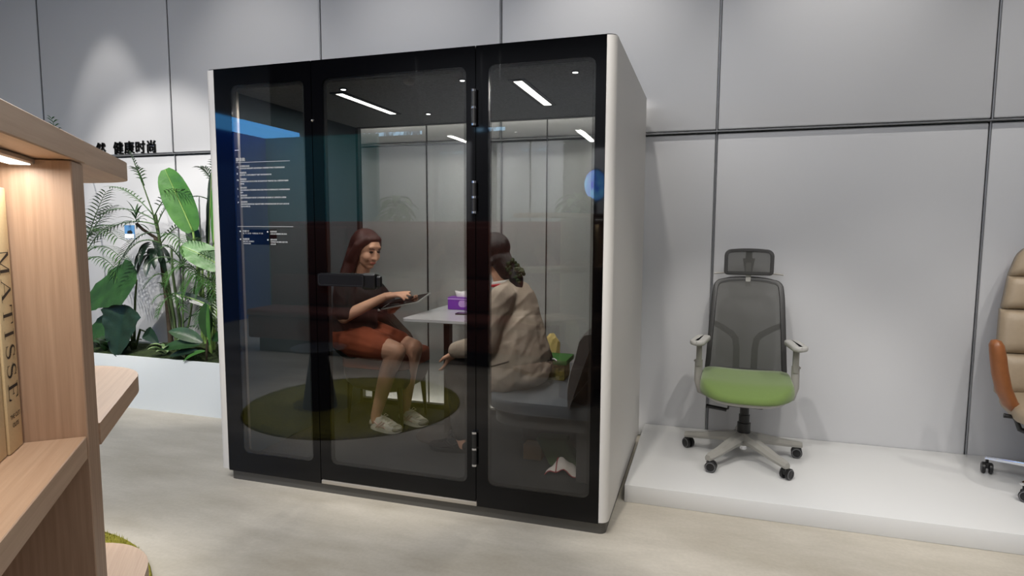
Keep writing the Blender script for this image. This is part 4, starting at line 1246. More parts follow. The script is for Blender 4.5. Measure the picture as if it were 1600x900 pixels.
# hair: crown, sides and length over the back and shoulder
Q = lambda a, b, d: P1(a, b, d)
hr = [('e', Q(-.030, 0, .044), (.098, .092, .086), rot1), ('e', Q(-.014, 0, .078), (.080, .078, .042), rot1),
      ('c', Q(.030, .048, .074), .028, Q(-.004, .080, .020), .030), ('c', Q(-.004, .080, .020), .030, Q(-.022, .086, -.06), .034), ('c', Q(-.022, .086, -.06), .034, Q(-.06, .078, -.14), .034),
      ('c', Q(.028, -.046, .076), .026, Q(.002, -.080, .020), .028), ('c', Q(.002, -.080, .020), .028, Q(-.018, -.086, -.06), .032), ('c', Q(-.018, -.086, -.06), .032, Q(-.06, -.080, -.13), .032),
      ('c', Q(-.06, 0, .02), .082, Q(-.085, 0, -.09), .074), ('c', Q(-.085, 0, -.09), .074, (-2.315, .83, 1.06), .050),
      ('c', Q(-.06, .05, -.06), .050, (-2.275, .745, 1.06), .036), ('c', (-2.275, .745, 1.06), .034, (-2.275, .735, .98), .016),
      ('c', (-2.315, .83, 1.06), .050, (-2.35, .83, .94), .026)]
blob('hair', hr, M['hairred'], w1, .007, 4)
trainer(w1, heelN, toeN)
trainer(w1, heelF, toeF)
# what she holds
tab = thing('tablet', 'thin pale tablet held flat in the hands of the woman in black', 'tablet', (-1.86, .82, .96))
mt = Matrix.Translation((-1.862, .845, .964)) @ Euler((R(14), R(-12), R(-6))).to_matrix().to_4x4()
bm = BM(); prism(bm, rrect(-.145, .145, -.095, .095, .012), -.004, .004, 'Z', mt); obj('tablet_body', bm, M['tabletgrey'], tab, smooth=40)
bm = BM(); prism(bm, rrect(-.135, .135, -.086, .086, .006), .0041, .0046, 'Z', mt); obj('screen', bm, M['screenblack'], tab)
sp = thing('smartphone', 'dark smartphone held on top of the pale tablet', 'phone', (-1.86, .80, .99))
mt2 = Matrix.Translation((-1.866, .79, .976)) @ Euler((R(14), R(-12), R(-2))).to_matrix().to_4x4()
bm = BM(); prism(bm, rrect(-.075, .075, -.037, .037, .009), -.004, .004, 'Z', mt2); obj('body', bm, M['black'], sp, smooth=40)

# woman in beige on the right bench, back towards the viewer
w2 = thing('person', 'woman in beige jacket with dark ponytail, seated on the grey bench at the table', 'person', (-.98, .68, FZ))
HC2 = Vector((-1.215, .70, 1.285))
pr = []
P2, rot2 = head(HC2, (-.93, .30, -.22), (-.12, 0, 1), pr)
pr += [('c', (-1.135, .69, 1.10), .055, HC2 + Vector((.03, -.005, -.06)), .050),
       ('e', (-1.00, .68, .67), (.15, .20, .14)), ('c', (-1.01, .68, .76), .13, (-1.09, .69, 1.02), .12),
       ('c', (-1.09, .56, 1.06), .050, (-1.09, .81, 1.06), .050)]
kN, kF = Vector((-1.40, .60, .615)), Vector((-1.40, .80, .615))
for hp, kn, an in ((Vector((-.97, .58, .65)), kN, Vector((-1.37, .58, .19))), (Vector((-.97, .78, .65)), kF, Vector((-1.34, .80, .19)))):
    calf = kn.lerp(an, .30) + Vector((.015, 0, 0))
    pr += [('c', hp, .095, kn, .066), ('c', kn, .064, calf, .058), ('c', calf, .056, an, .038), ('c', an, .036, an + Vector((.01, 0, -.045)), .036),
           ('c', an + Vector((.02, 0, -.055)), .024, an + Vector((-.12, 0, -.070)), .014)]
s2N, e2N, r2N = Vector((-1.095, .525, 1.045)), Vector((-1.16, .44, .80)), Vector((-1.40, .545, .715))
s2F, e2F, r2F = Vector((-1.095, .86, 1.045)), Vector((-1.15, .93, .82)), Vector((-1.34, .82, .72))
pr += [('c', s2N, .046, e2N, .040), ('c', e2N, .042, r2N, .026), ('c', s2F, .055, e2F, .043), ('c', e2F, .042, r2F, .026)]
hand(pr, r2N, (-.45, .12, -.9), (-.8, .3, .3), .95, .35, -1)
hand(pr, r2F, (-.9, -.2, -.3), (0, 0, -1), .95, .35, 1)
body2 = blob('body', pr, M['skin'], w2, .0065, 3)
face_parts(P2, rot2, body2, 'hairblack')
tr2 = [('e', (-1.00, .68, .645), (.16, .21, .115))]
for hp, kn, an in ((Vector((-.97, .58, .65)), kN, Vector((-1.37, .58, .19))), (Vector((-.97, .78, .65)), kF, Vector((-1.34, .80, .19)))):
    tr2 += [('c', hp, .110, kn, .080), ('c', kn, .078, an + Vector((0, 0, .03)), .052)]
folds(blob('trousers', tr2, M['trousers'], w2, .009, 4), .006, 10, (1, 1, .6, .3, 0), 5)
jk = [('c', (-.995, .66, .70), .150, (-1.075, .67, 1.0), .145), ('c', (-1.09, .53, 1.05), .072, (-1.09, .85, 1.05), .072), ('e', (-1.115, .69, 1.10), (.075, .10, .04)),
      ('c', s2N, .078, e2N, .066), ('c', e2N, .066, r2N + Vector((.025, -.005, .01)), .050), ('c', s2F, .076, e2F, .064), ('c', e2F, .064, r2F + Vector((.03, 0, 0)), .048),
      ('e', (-.995, .66, .635), (.155, .215, .105)), ('c', (-1.045, .62, .86), .150, (-1.01, .58, .66), .155), ('c', (-1.03, .56, .74), .13, (-1.08, .50, .60), .105),
      ('c', (-1.08, .50, .64), .095, (-1.15, .46, .56), .065), ('e', (-.955, .60, .605), (.115, .16, .075))]
jacket = blob('jacket', jk, M['beige'], w2, .0075, 3)
folds(jacket, .0085, 6.0, (2.2, .7, .7, -1.3, .4), 2)
from mathutils.bvhtree import BVHTree
jb = BVHTree.FromPolygons([v.co + w2.location for v in jacket.data.vertices], [tuple(p.vertices) for p in jacket.data.polygons])
wp = []
for k in range(9):
    x = -1.125 + .105 * k / 8; z = .672 + .036 * k / 8
    hit = jb.ray_cast(Vector((x, -.3, z)), Vector((0, 1, 0)))[0]
    if hit: wp.append(hit + Vector((0, -.001, 0)))
if len(wp) > 2:
    bm = BM(); tube(bm, wp, .0045, 6); obj('pocket_welt', bm, M['beigedark'], w2, smooth=60)
bm = BM()
for rr, z in ((.064, 1.125),):
    tube(bm, [(-1.135 + rr * math.cos(a), .69 + rr * 1.05 * math.sin(a), z + .012 * math.cos(a)) for a in [2 * math.pi * k / 20 for k in range(21)]], .012, 8)
obj('collar', bm, M['collarwhite'], w2, smooth=60)
bm = BM(); tube(bm, [(-1.135 + .072 * math.cos(a), .69 + .077 * math.sin(a), 1.112 + .012 * math.cos(a)) for a in [2 * math.pi * k / 20 for k in range(21)]], .009, 8)
obj('collar_stripe', bm, M['collarred'], w2, smooth=60)
hr = [('e', P2(-.028, 0, .036), (.098, .088, .092), rot2), ('e', P2(.0, 0, .060), (.082, .082, .060), rot2), ('e', P2(-.055, 0, -.035), (.062, .075, .060), rot2),
      ('c', P2(.02, .072, .03), .026, P2(-.03, .078, -.05), .024), ('c', P2(.02, -.072, .03), .026, P2(-.03, -.078, -.05), .024),
      ('c', P2(-.09, 0, -.05), .040, P2(-.13, -.005, -.10), .034), ('c', P2(-.060, 0, -.05), .066, P2(-.085, 0, -.115), .058)]
pt0 = P2(-.13, -.005, -.10)
hr += [('c', pt0, .034, pt0 + Vector((.03, -.02, -.07)), .042), ('c', pt0 + Vector((.03, -.02, -.07)), .042, pt0 + Vector((.055, -.04, -.13)), .026),
       ('c', pt0 + Vector((.055, -.04, -.13)), .026, pt0 + Vector((.10, -.05, -.22)), .008), ('c', pt0 + Vector((.04, -.05, -.12)), .018, pt0 + Vector((.065, -.06, -.20)), .006)]
blob('hair', hr, M['hairblack'], w2, .007, 3)
bm = BM(); rs = random.Random(9)
for k in range(46):
    a = rs.uniform(0, 6.28); t = rs.random()
    q = P2(-.118, -.01, -.085).lerp(pt0 + Vector((.055, -.03, -.055)), t) + Vector((math.cos(a) * .030 + .016, -.02 - .012 * rs.random(), math.sin(a) * .034))
    sphere(bm, q, .0115 * rs.uniform(.8, 1.2), 7, 5)
scr = obj('hair_tie', bm, M['scrunchie'], w2, smooth=180); scr['kind'] = 'stuff'
for an in (Vector((-1.37, .58, .19)), Vector((-1.34, .80, .19))):
    trainer(w2, (an.x + .045, an.y, FZ), (an.x - .20, an.y - .01, FZ), .044, ('black', 'topblack', 'trousers', 'trousers'))
#==REST==
# ------------------------------------------------------------------ bookcase in the foreground
TH = R(39.9)
bc = thing('bookcase', 'pale ash bookcase in the foreground with rounded end shelves and lamp under its top', 'bookcase', (-0.845, -2.125, 0), TH)
# local x = out of the open side, local y = along the case away from the viewer
TS, ZT = .034, 1.528
bm = BM(); box(bm, -.36, 0, .0, .062, .0, ZT - .001, .0015); obj('upright', bm, M['woodz'], bc, False)
bm = BM(); box(bm, -.36, 0, -.83, -.775, .0, ZT - .001, .0015); obj('upright', bm, M['woodz'], bc, False)
bm = BM(); box(bm, -.374, -.3605, -.83, .062, .0, ZT - .001); obj('back_panel', bm, M['woody'], bc, False)
bm = BM(); box(bm, -.38, .004, -.84, .0615, ZT, ZT + .034, .0015); obj('top_board', bm, M['woody'], bc, False)
for z in (1.134, .730, .325):
    bm = BM(); box(bm, -.3595, -.002, -.774, -.001, z - TS, z, .0012); obj('shelf', bm, M['woody'], bc, False)
for z in (ZT + .034, 1.134, .730, .325):
    bm = BM(); prism(bm, rrect(-.36, .002,   .0625, .545, [.16, .0, .0, .0], 10), z - TS, z, 'Z')
    obj('rounded_shelf', bm, M['woody'], bc, False, smooth=30)
bm = BM(); box(bm, -.070, -.040, -.77, -.004, ZT - .009, ZT - .001, .002); sl = obj('shelf_lamp', bm, M['alu'], bc, False)
bm = BM(); box(bm, -.066, -.044, -.765, -.010, ZT - .0105, ZT - .009); obj('diffuser', bm, M['shelfled'], sl, False)
rotm = Matrix.Rotation(TH, 4, 'Z')
lp = Vector((-0.845, -2.125, 0)) + rotm.to_3x3() @ Vector((-.055, -.32, ZT - .013))
al = area('shelf_strip_lamp', lp, lp - Vector((0, 0, 1)), .02, .60, 1.5, (1, .95, .88)); al.rotation_euler = (0, 0, TH)

# books
def strokes_glyph(ch):
    """Thick-and-thin serif capitals, unit height, as convex polygons."""
    S = .035
    def rc(x0, x1, y0, y1): return [(x0, y0), (x1, y0), (x1, y1), (x0, y1)]
    if ch == 'M':
        return 1.02, [rc(.10, .135, 0, 1), rc(.80, .93, 0, 1), [(.08, 1), (.23, 1), (.56, .0), (.48, .0)], [(.80, 1), (.84, 1), (.54, .0), (.50, .0)], rc(.02, .22, 0, S), rc(.70, 1.0, 0, S), rc(.0, .2, 1 - S, 1), rc(.8, 1.0, 1 - S, 1)]
    if ch == 'A':
        return .92, [[(.06, 0), (.10, 0), (.46, 1), (.42, 1)], [(.70, 0), (.86, 0), (.50, 1), (.38, 1)], rc(.22, .66, .32, .32 + S), rc(-.02, .2, 0, S), rc(.6, .94, 0, S)]
    if ch == 'T':
        return .80, [rc(.34, .47, 0, 1), rc(.02, .79, 1 - S, 1), [(.02, .74), (.05, .74), (.10, 1), (.02, 1)], [(.76, .74), (.79, .74), (.79, 1), (.71, 1)], rc(.24, .57, 0, S)]
    if ch == 'I':
        return .46, [rc(.16, .29, 0, 1), rc(.06, .39, 0, S), rc(.06, .39, 1 - S, 1)]
    if ch == 'E':
        return .76, [rc(.12, .25, 0, 1), rc(.03, .68, 0, S), rc(.03, .66, 1 - S, 1), rc(.25, .50, .5, .5 + S), [(.60, 0), (.70, 0), (.73, .26), (.70, .26)], [(.60, 1), (.67, 1), (.69, .76), (.66, .76)], rc(.48, .51, .40, .63)]
    if ch == 'S':
        sp = []
        for k in range(25):
            t = k / 24
            if t < .5:
                a = R(20 + 250 * t / .5); x = .32 + .20 * math.cos(a); y = .745 + .235 * math.sin(a)
            else:
                a = R(90 - 250 * (t - .5) / .5); x = .32 + .23 * math.cos(a); y = .255 + .245 * math.sin(a)
            sp.append((x, y, .018 + .062 * math.exp(-((t - .5) / .22) ** 2)))
        out = []
        for (x0, y0, w0), (x1, y1, w1) in zip(sp, sp[1:]):
            dx, dy = x1 - x0, y1 - y0; L = math.hypot(dx, dy) or 1; nx, ny = -dy / L, dx / L
            out.append([(x0 + nx * w0, y0 + ny * w0), (x0 - nx * w0, y0 - ny * w0), (x1 - nx * w1, y1 - ny * w1), (x1 + nx * w1, y1 + ny * w1)])
        out += [[(.50, .72), (.53, .72), (.53, .98), (.51, .98)], [(.07, .02), (.09, .02), (.10, .28), (.07, .28)]]
        return .64, out
    return .5, []


def serif_word(word, h, track=.16):
    bm = BM(); x = 0
    for ch in word:
        w, polys = strokes_glyph(ch)
        for p in polys:
            bm.faces.new([bm.verts.new(((x + a) * h, b * h, 0)) for a, b in p])
        x += w + track
    me = bpy.data.meshes.new('word'); bm.to_mesh(me); bm.free()
    return me, x * h


def book(name_label, x0, y0, y1, h, z, m='cream', depth=.26, word=None, small=()):
    """Upright book in bookcase coordinates; spine at local x = x0, from y0 to y1."""
    r = thing('book', name_label, 'book', bc.location + rotm.to_3x3() @ Vector((x0, (y0 + y1) / 2, z)), TH)
    T = (y1 - y0) / 2
    bm = BM()
    box(bm, -depth, -.004, -T, -T + .003, 0, h, .0008); box(bm, -depth, -.004, T - .003, T, 0, h, .0008)
    box(bm, -.005, 0, -T, T, 0, h, .0022, 2)
    obj('cover', bm, M[m], r, False, smooth=30)
    bm = BM(); box(bm, -depth + .006, -.0055, -T + .0035, T - .0035, .004, h - .004); obj('page_block', bm, M['paper'], r, False)
    if word:
        g, wl = serif_word(word, .0325)
        mtx = Matrix(((0, 0, 1, .0006), (0, 1, 0, -.0165), (-1, 0, 0, h - .082), (0, 0, 0, 1)))
        items = [(g, mtx)]
        for k, (t, zz) in enumerate(small):
            me = text_mesh(t, .0085, 0, .0001, 'CENTER')
            items.append((me, Matrix.Translation((.0006, 0.0, zz)) @ Matrix(((0, 0, 1, 0), (1, 0, 0, 0), (0, 1, 0, 0), (0, 0, 0, 1)))))
        link('spine_lettering', join_meshes('spine_lettering', items), M['ink'], r, False)
    return r


book('cream book with black serif title down its spine, standing against the bookcase upright', -.074, -.057, -.008, .352, 1.1345, 'cream', .26, 'MATISSE', (('THE CUT', .045), ('OUTS', .033)))
book('plain cream book next to the titled one, cut by the edge of the view', -.077, -.100, -.059, .340, 1.1345, 'cream', .25)


# ------------------------------------------------------------------ office chairs on the podium
def castor(root, c, ang, rim=True):
    """Twin-wheel castor touching z = 0 of the root."""
    m = Matrix.Translation(c) @ Matrix.Rotation(ang, 4, 'Z')
    bm = BM()
    for sg in (-1, 1):
        mm = m @ Matrix.Translation((.012, sg * .016, .031)) @ Matrix.Rotation(R(90), 4, 'X')
        lathe(bm, [(0, -.009), (.026, -.009), (.0308, -.006), (.0308, .006), (.026, .009), (0, .009)], 22, mm)
    cs = obj('castor', bm, M['castor'], root, False, smooth=35)
    bm = BM()
    for sg in (-1, 1):
        mm = m @ Matrix.Translation((.012, sg * .0255, .031)) @ Matrix.Rotation(R(90), 4, 'X')
        lathe(bm, [(.022, -.0008), (.0275, -.0012), (.0275, .0012), (.022, .0008)], 22, mm, cap=False)
    obj('wheel_ring', bm, M['castorrim'], cs, False, smooth=35)
    bm = BM(); box(bm, -.014, .022, -.010, .010, .028, .058, .003, 1, m); tube(bm, [m @ Vector((0, 0, .05)), m @ Vector((0, 0, .078))], .0075, 10)
    obj('castor_fork', bm, M['castor'], cs, False, smooth=35)


def star_base(root, angles, r, m, zh=.150, zt=.092, w0=.044, w1=.024, flat=False):
    for a in angles:
        d = Vector((math.cos(a), math.sin(a), 0)); s = Vector((-math.sin(a), math.cos(a), 0))
        bm = BM(); prev = None
        for t, w, zt_, th in ((.07, w0 * .8, zh + .010, .062), (.35, w0 * .72, zh - .008, .050), (.75, w1 * 1.15, zt + .018, .036), (.97, w1, zt + .006, .032), (1.04, w1 * .75, zt + .001, .030)):
            c = d * (r * t)
            ring = [bm.verts.new(c + s * w * .62 + Vector((0, 0, zt_))), bm.verts.new(c - s * w * .62 + Vector((0, 0, zt_))),
                    bm.verts.new(c - s * w + Vector((0, 0, zt_ - th * .55))), bm.verts.new(c - s * w * .8 + Vector((0, 0, zt_ - th))),
                    bm.verts.new(c + s * w * .8 + Vector((0, 0, zt_ - th))), bm.verts.new(c + s * w + Vector((0, 0, zt_ - th * .55)))]
            if prev:
                for k in range(6): bm.faces.new((prev[k], prev[(k + 1) % 6], ring[(k + 1) % 6], ring[k]))
            else: bm.faces.new(ring)
            prev = ring
        bm.faces.new(list(reversed(prev)))
        obj('base_arm', bm, m, root, False, smooth=35)
        castor(root, d * r, a + 2.1 + .7 * math.sin(a * 3))


def ring_tube(bm, pts, w, th):
    """Closed flat band following pts (x, y, z) with in-plane width w and thickness th in y."""
    n = len(pts); P = [Vector(p) for p in pts]
    c = sum(P, Vector()) / n
    rows = []
    for i in range(n):
        t = (P[(i + 1) % n] - P[i - 1]).normalized()
        nrm = Vector((t.z, 0, -t.x)).normalized()
        if nrm.dot(P[i] - c) < 0: nrm = -nrm
        y = Vector((0, th / 2, 0))
        a = P[i]; b = P[i] - nrm * w
        rows.append([bm.verts.new(a - y * .5), bm.verts.new(a + y * .5), bm.verts.new(a - nrm * w * .2 + y), bm.verts.new(b + nrm * w * .1 + y),
                     bm.verts.new(b + y * .4), bm.verts.new(b - y * .4), bm.verts.new(b + nrm * w * .1 - y), bm.verts.new(a - nrm * w * .2 - y)])
    for i in range(n):
        a, b = rows[i], rows[(i + 1) % n]
        for k in range(8): bm.faces.new((a[k], a[(k + 1) % 8], b[(k + 1) % 8], b[k]))


def resample(poly, n):
    L = [0]
    m = len(poly)
    for i in range(m): L.append(L[-1] + math.dist(poly[i], poly[(i + 1) % m]))
    out = []; j = 0
    for k in range(n):
        s = L[-1] * k / n
        while L[j + 1] < s: j += 1
        t = (s - L[j]) / max(1e-9, L[j + 1] - L[j]); a, b = poly[j], poly[(j + 1) % m]
        out.append((a[0] + (b[0] - a[0]) * t, a[1] + (b[1] - a[1]) * t))
    return out


def cloth_in(bm, outline, curve, n=10):
    """Fill an outline (x, z) with a curved sheet y = curve(x, z)."""
    cx = sum(p[0] for p in outline) / len(outline); cz = sum(p[1] for p in outline) / len(outline)
    prev = [bm.verts.new((p[0], curve(p[0], p[1]), p[1])) for p in outline]
    N = len(outline)
    for r in range(1, n):
        f = 1 - r / n
        cur = [bm.verts.new((cx + (p[0] - cx) * f, curve(cx + (p[0] - cx) * f, cz + (p[1] - cz) * f), cz + (p[1] - cz) * f)) for p in outline]
        for k in range(N): bm.faces.new((prev[k], prev[(k + 1) % N], cur[(k + 1) % N], cur[k]))
        prev = cur
    c = bm.verts.new((cx, curve(cx, cz), cz))
    for k in range(N): bm.faces.new((prev[k], prev[(k + 1) % N], c))


och = thing('office_chair', 'office chair with green seat, grey mesh back and headrest on the white podium', 'chair', (.245, 1.017, .0945), R(-2))
star_base(och, [R(163 + 2 - 72 * k) for k in range(5)], .335, M['lightgrey'])
bm = BM(); lathe(bm, [(0, .085), (.040, .085), (.046, .10), (.044, .152), (.030, .156), (0, .156)], 28); obj('hub', bm, M['lightgrey'], och, False, smooth=40)
bm = BM(); cyl(bm, (0, 0, .058), (0, 0, .10), .022, 20); obj('gas_lift_foot', bm, M['chrome'], och, False, smooth=40)
bm = BM(); lathe(bm, [(0, .150), (.037, .150), (.037, .215), (.030, .218), (.030, .262), (0, .262)], 28); obj('column', bm, M['black'], och, False, smooth=40)
bm = BM(); cyl(bm, (0, 0, .26), (0, 0, .335), .025, 20); obj('gas_lift', bm, M['black'], och, False, smooth=40)
bm = BM(); box(bm, -.10, .10, -.10, .12, .325, .370, .012, 2); obj('mechanism', bm, M['black'], och, False, smooth=40)
# seat pan and cushion
def seat_slab(rows, x_half, front, back, crown=.02):
    bm = BM(); rings = []
    N = 44
    base = resample(rrect(-x_half, x_half, front, back, [.10, .10, .16, .16], 8), N)
    for (sc, z, dz) in rows:
        ring = []
        dk = min(1, max(0.12, (z - .39) / .09))
        for (x, y) in base:
            t = (y - front) / (back - front)
            zz = z + dz * 0
            drop = -.045 * dk * max(0, 1 - t / .25) ** 2
            ring.append(bm.verts.new((x * sc, (y - (front + back) / 2) * sc + (front + back) / 2, zz + drop + .012 * (x / x_half) ** 2)))
        rings.append(ring)
    for a, b in zip(rings, rings[1:]):
        for k in range(N): bm.faces.new((a[k], a[(k + 1) % N], b[(k + 1) % N], b[k]))
    bm.faces.new(list(reversed(rings[0])))
    top = rings[-1]
    prev = top
    for f in (.75, .5, .25):
        cur = []
        for v in top:
            x = v.co.x * f; y = (v.co.y - (front + back) / 2) * f + (front + back) / 2
            t = (y - front) / (back - front)
            cur.append(bm.verts.new((x, y, rows[-1][1] + .006 * (1 - f) - .045 * max(0, 1 - t / .25) ** 2 + .012 * (x / x_half) ** 2)))
        for k in range(N): bm.faces.new((prev[k], prev[(k + 1) % N], cur[(k + 1) % N], cur[k]))
        prev = cur
    bm.faces.new(prev)
    return bm
bm = seat_slab([(.76, .372, 0), (.88, .378, 0), (.94, .392, 0), (.94, .402, 0)], .245, -.285, .235); obj('seat_pan', bm, M['lightgrey2'], och, False, smooth=60)
bm = seat_slab([(.93, .402, 0), (.985, .408, 0), (1.005, .425, 0), (1.005, .448, 0), (.985, .472, 0), (.945, .484, 0)], .250, -.30, .235); obj('seat', bm, M['green'], och, False, smooth=60)
# lever
bm = BM(); tube(bm, [(-.05, -.06, .350), (-.085, -.06, .340), (-.092, -.06, .305), (-.112, -.06, .298)], .006, 8); cyl(bm, (-.100, -.06, .297), (-.215, -.06, .310), .0115, 12); obj('lever', bm, M['black'], och, False, smooth=40)
# arms
for sg in (-1, 1):
    bm = BM()
    tube(bm, [(sg * .10, .06, .355), (sg * .20, .06, .352), (sg * .252, .06, .372), (sg * .268, .06, .43), (sg * .268, .06, .56)], [.022, .022, .024, .024, .022], 10, flat=.6, up=(0, 1, 0))
    obj('arm_bracket', bm, M['lightgrey'], och, False, smooth=50)
    bm = BM(); box(bm, sg * .268 - .016, sg * .268 + .016, .04, .085, .52, .672, .006, 2); ap = obj('arm_post', bm, M['lightgrey'], och, False, smooth=40)
    bm = BM(); box(bm, sg * .290 - .006, sg * .290 + .006, .056, .068, .545, .557, .002); obj('arm_button', bm, M['lightgrey'], ap, False)
    bm = loft_rr([(.012, .700), (.004, .698), (.0005, .693), (0, .686), (0, .680), (.003, .672), (.010, .668)], sg * .265 - .043, sg * .265 + .043, -.10, .15, [.032, .032, .041, .041])
    bmesh.ops.transform(bm, matrix=Matrix.Translation((sg * .265, 0, 0)) @ Matrix.Rotation(R(8 * sg), 4, 'Z') @ Matrix.Translation((-sg * .265, 0, 0)), verts=bm.verts)
    obj('arm_pad', bm, M['lightgrey2'], och, False, smooth=45)
# back: mesh cloth in a charcoal frame, forked brace behind
def back_y(x, z):
    t = (z - .46) / .58
    return .255 + .10 * t - .055 * math.sin(math.pi * min(1, max(0, t))) * 0.6 - 1.0 * x * x * .55 + .0
half = lambda z: .238 - .032 * (z - .46) / .58
ol = []
zb, zt_ = .455, 1.035
for k in range(10): a = R(0 + 90 * k / 9); ol.append((half(zt_) - .055 + .055 * math.cos(a), zt_ - .055 + .055 * math.sin(a) + .010 * 0))
for k in range(1, 10): x = (half(zt_) - .055) * (1 - 2 * k / 10); ol.append((x, zt_ + .016 * (1 - (x / .17) ** 2)))
for k in range(10): a = R(90 + 90 * k / 9); ol.append((-(half(zt_) - .055) + .055 * math.cos(a), zt_ - .055 + .055 * math.sin(a)))
for k in range(1, 10): z = zt_ - .055 - (zt_ - .055 - zb - .03) * k / 10; ol.append((-half(z), z))
for k in range(7): a = R(180 + 90 * k / 6); ol.append((-half(zb) + .03 + .03 * math.cos(a), zb + .03 + .03 * math.sin(a)))
for k in range(1, 8): ol.append((-(half(zb) - .03) * (1 - 2 * k / 8), zb))
for k in range(7): a = R(270 + 90 * k / 6); ol.append((half(zb) - .03 + .03 * math.cos(a), zb + .03 + .03 * math.sin(a)))
for k in range(1, 10): z = zb + .03 + (zt_ - .055 - zb - .03) * k / 10; ol.append((half(z), z))
ol = resample(ol, 110)
bm = BM(); ring_tube(bm, [(x, back_y(x, z), z) for x, z in ol], .030, .026); obj('back_frame', bm, M['framegrey'], och, False, smooth=50)
bm = BM(); cloth_in(bm, [(x * .985, (z - .745) * .985 + .745) for x, z in ol], lambda x, z: back_y(x, z) - .006, 12); obj('back_mesh', bm, M['meshcloth'], och, False, smooth=180)
for sg in (-1, 1):
    bm = BM()
    pts = [(sg * .210, .765), (sg * .150, .735), (sg * .085, .690), (sg * .062, .66), (sg * .054, .60), (sg * .052, .46), (sg * .048, .38)]
    tube(bm, [(x, back_y(x, z) + .030 + (.02 if i in (2, 3, 4) else 0), z) for i, (x, z) in enumerate(pts)], [.016, .018, .019, .019, .019, .02, .02], 8, flat=.6, up=(0, 1, 0))
    obj('back_brace', bm, M['framegrey'], och, False, smooth=50)
bm = BM(); box(bm, -.075, .075, .10, .32, .345, .385, .01, 2); obj('back_carrier', bm, M['black'], och, False, smooth=40)
# headrest with hanger rail
bm = BM(); box(bm, -.016, .016, .342, .362, .99, 1.14, .005, 2); obj('headrest_post', bm, M['lightgrey2'], och, False, smooth=40)
hy = lambda x, z: .330 + .02 * (z - 1.05) - .7 * x * x
hol = [(x, z + .010 * (1 - (x / .14) ** 2) * (1 if z > 1.12 else 0)) for x, z in resample(rrect(-.145, .145, 1.062, 1.218, [.035, .035, .022, .022], 7), 70)]
bm = BM(); ring_tube(bm, [(x, hy(x, z), z) for x, z in hol], .021, .022); obj('headrest_frame', bm, M['framegrey'], och, False, smooth=50)
bm = BM(); cloth_in(bm, [(x * .97, (z - 1.14) * .97 + 1.14) for x, z in hol], lambda x, z: hy(x, z) - .005, 7); obj('headrest_mesh', bm, M['meshcloth'], och, False, smooth=180)
bm = BM(); prism(bm, [(-.020, 1.07), (.020, 1.07), (.036, 1.165), (.020, 1.165), (.018, 1.215), (-.018, 1.215), (-.020, 1.165), (-.036, 1.165)], .345, .360, 'Y'); obj('headrest_bracket', bm, M['framegrey'], och, False)
bm = BM(); tube(bm, [(-.205, .385, 1.064), (-.12, .378, 1.072), (0, .372, 1.074), (.12, .378, 1.072), (.205, .385, 1.064)], .005, 8); obj('hanger_rail', bm, M['lightgrey'], och, False, smooth=50)

# executive chair, mostly outside the view
ech = thing('executive_chair', 'beige leather high back chair with caramel arm shell and chrome base at the podium end', 'chair', (1.80, 1.03, .0945), R(-10))
angs = [R(157 - 72 * k) for k in range(5)]
for a in angs:
    d = Vector((math.cos(a), math.sin(a), 0)); s = Vector((-math.sin(a), math.cos(a), 0))
    bm = BM(); ring = None
    for t, w, z, th in ((.06, .030, .125, .028), (.6, .024, .108, .02), (1.03, .018, .092, .014)):
        c = d * (.32 * t)
        r4 = [bm.verts.new(c + s * w + Vector((0, 0, z))), bm.verts.new(c - s * w + Vector((0, 0, z))), bm.verts.new(c - s * w + Vector((0, 0, z - th))), bm.verts.new(c + s * w + Vector((0, 0, z - th)))]
        if ring:
            for k in range(4): bm.faces.new((ring[k], ring[(k + 1) % 4], r4[(k + 1) % 4], r4[k]))
        else: bm.faces.new(r4)
        ring = r4
    bm.faces.new(list(reversed(ring)))
    bmesh.ops.bevel(bm, geom=bm.edges[:], offset=.004, segments=2, affect='EDGES')
    obj('base_arm', bm, M['chrome'], ech, False, smooth=40)
    castor(ech, d * .32, a + 1.9)
bm = BM(); lathe(bm, [(0, .09), (.036, .09), (.042, .13), (.028, .14), (.028, .32), (0, .32)], 28); obj('column', bm, M['chrome'], ech, False, smooth=40)
bm = BM(); box(bm, -.14, .14, -.16, .14, .285, .368, .012, 2); obj('mechanism', bm, M['black'], ech, False, smooth=40)
bm = BM(); tube(bm, [(-.10, -.10, .300), (-.17, -.10, .312), (-.215, -.10, .325), (-.232, -.10, .372), (-.245, -.10, .386), (-.285, -.10, .388)], [.022, .018, .013, .011, .011, .012], 8); obj('lever', bm, M['black'], ech, False, smooth=50)
bm = loft_rr([(.06, .462), (.022, .456), (.006, .444), (0, .425), (0, .398), (.008, .380), (.022, .372)], -.255, .255, -.27, .24, [.08, .08, .12, .12]); obj('seat', bm, M['tan'], ech, False, smooth=180)
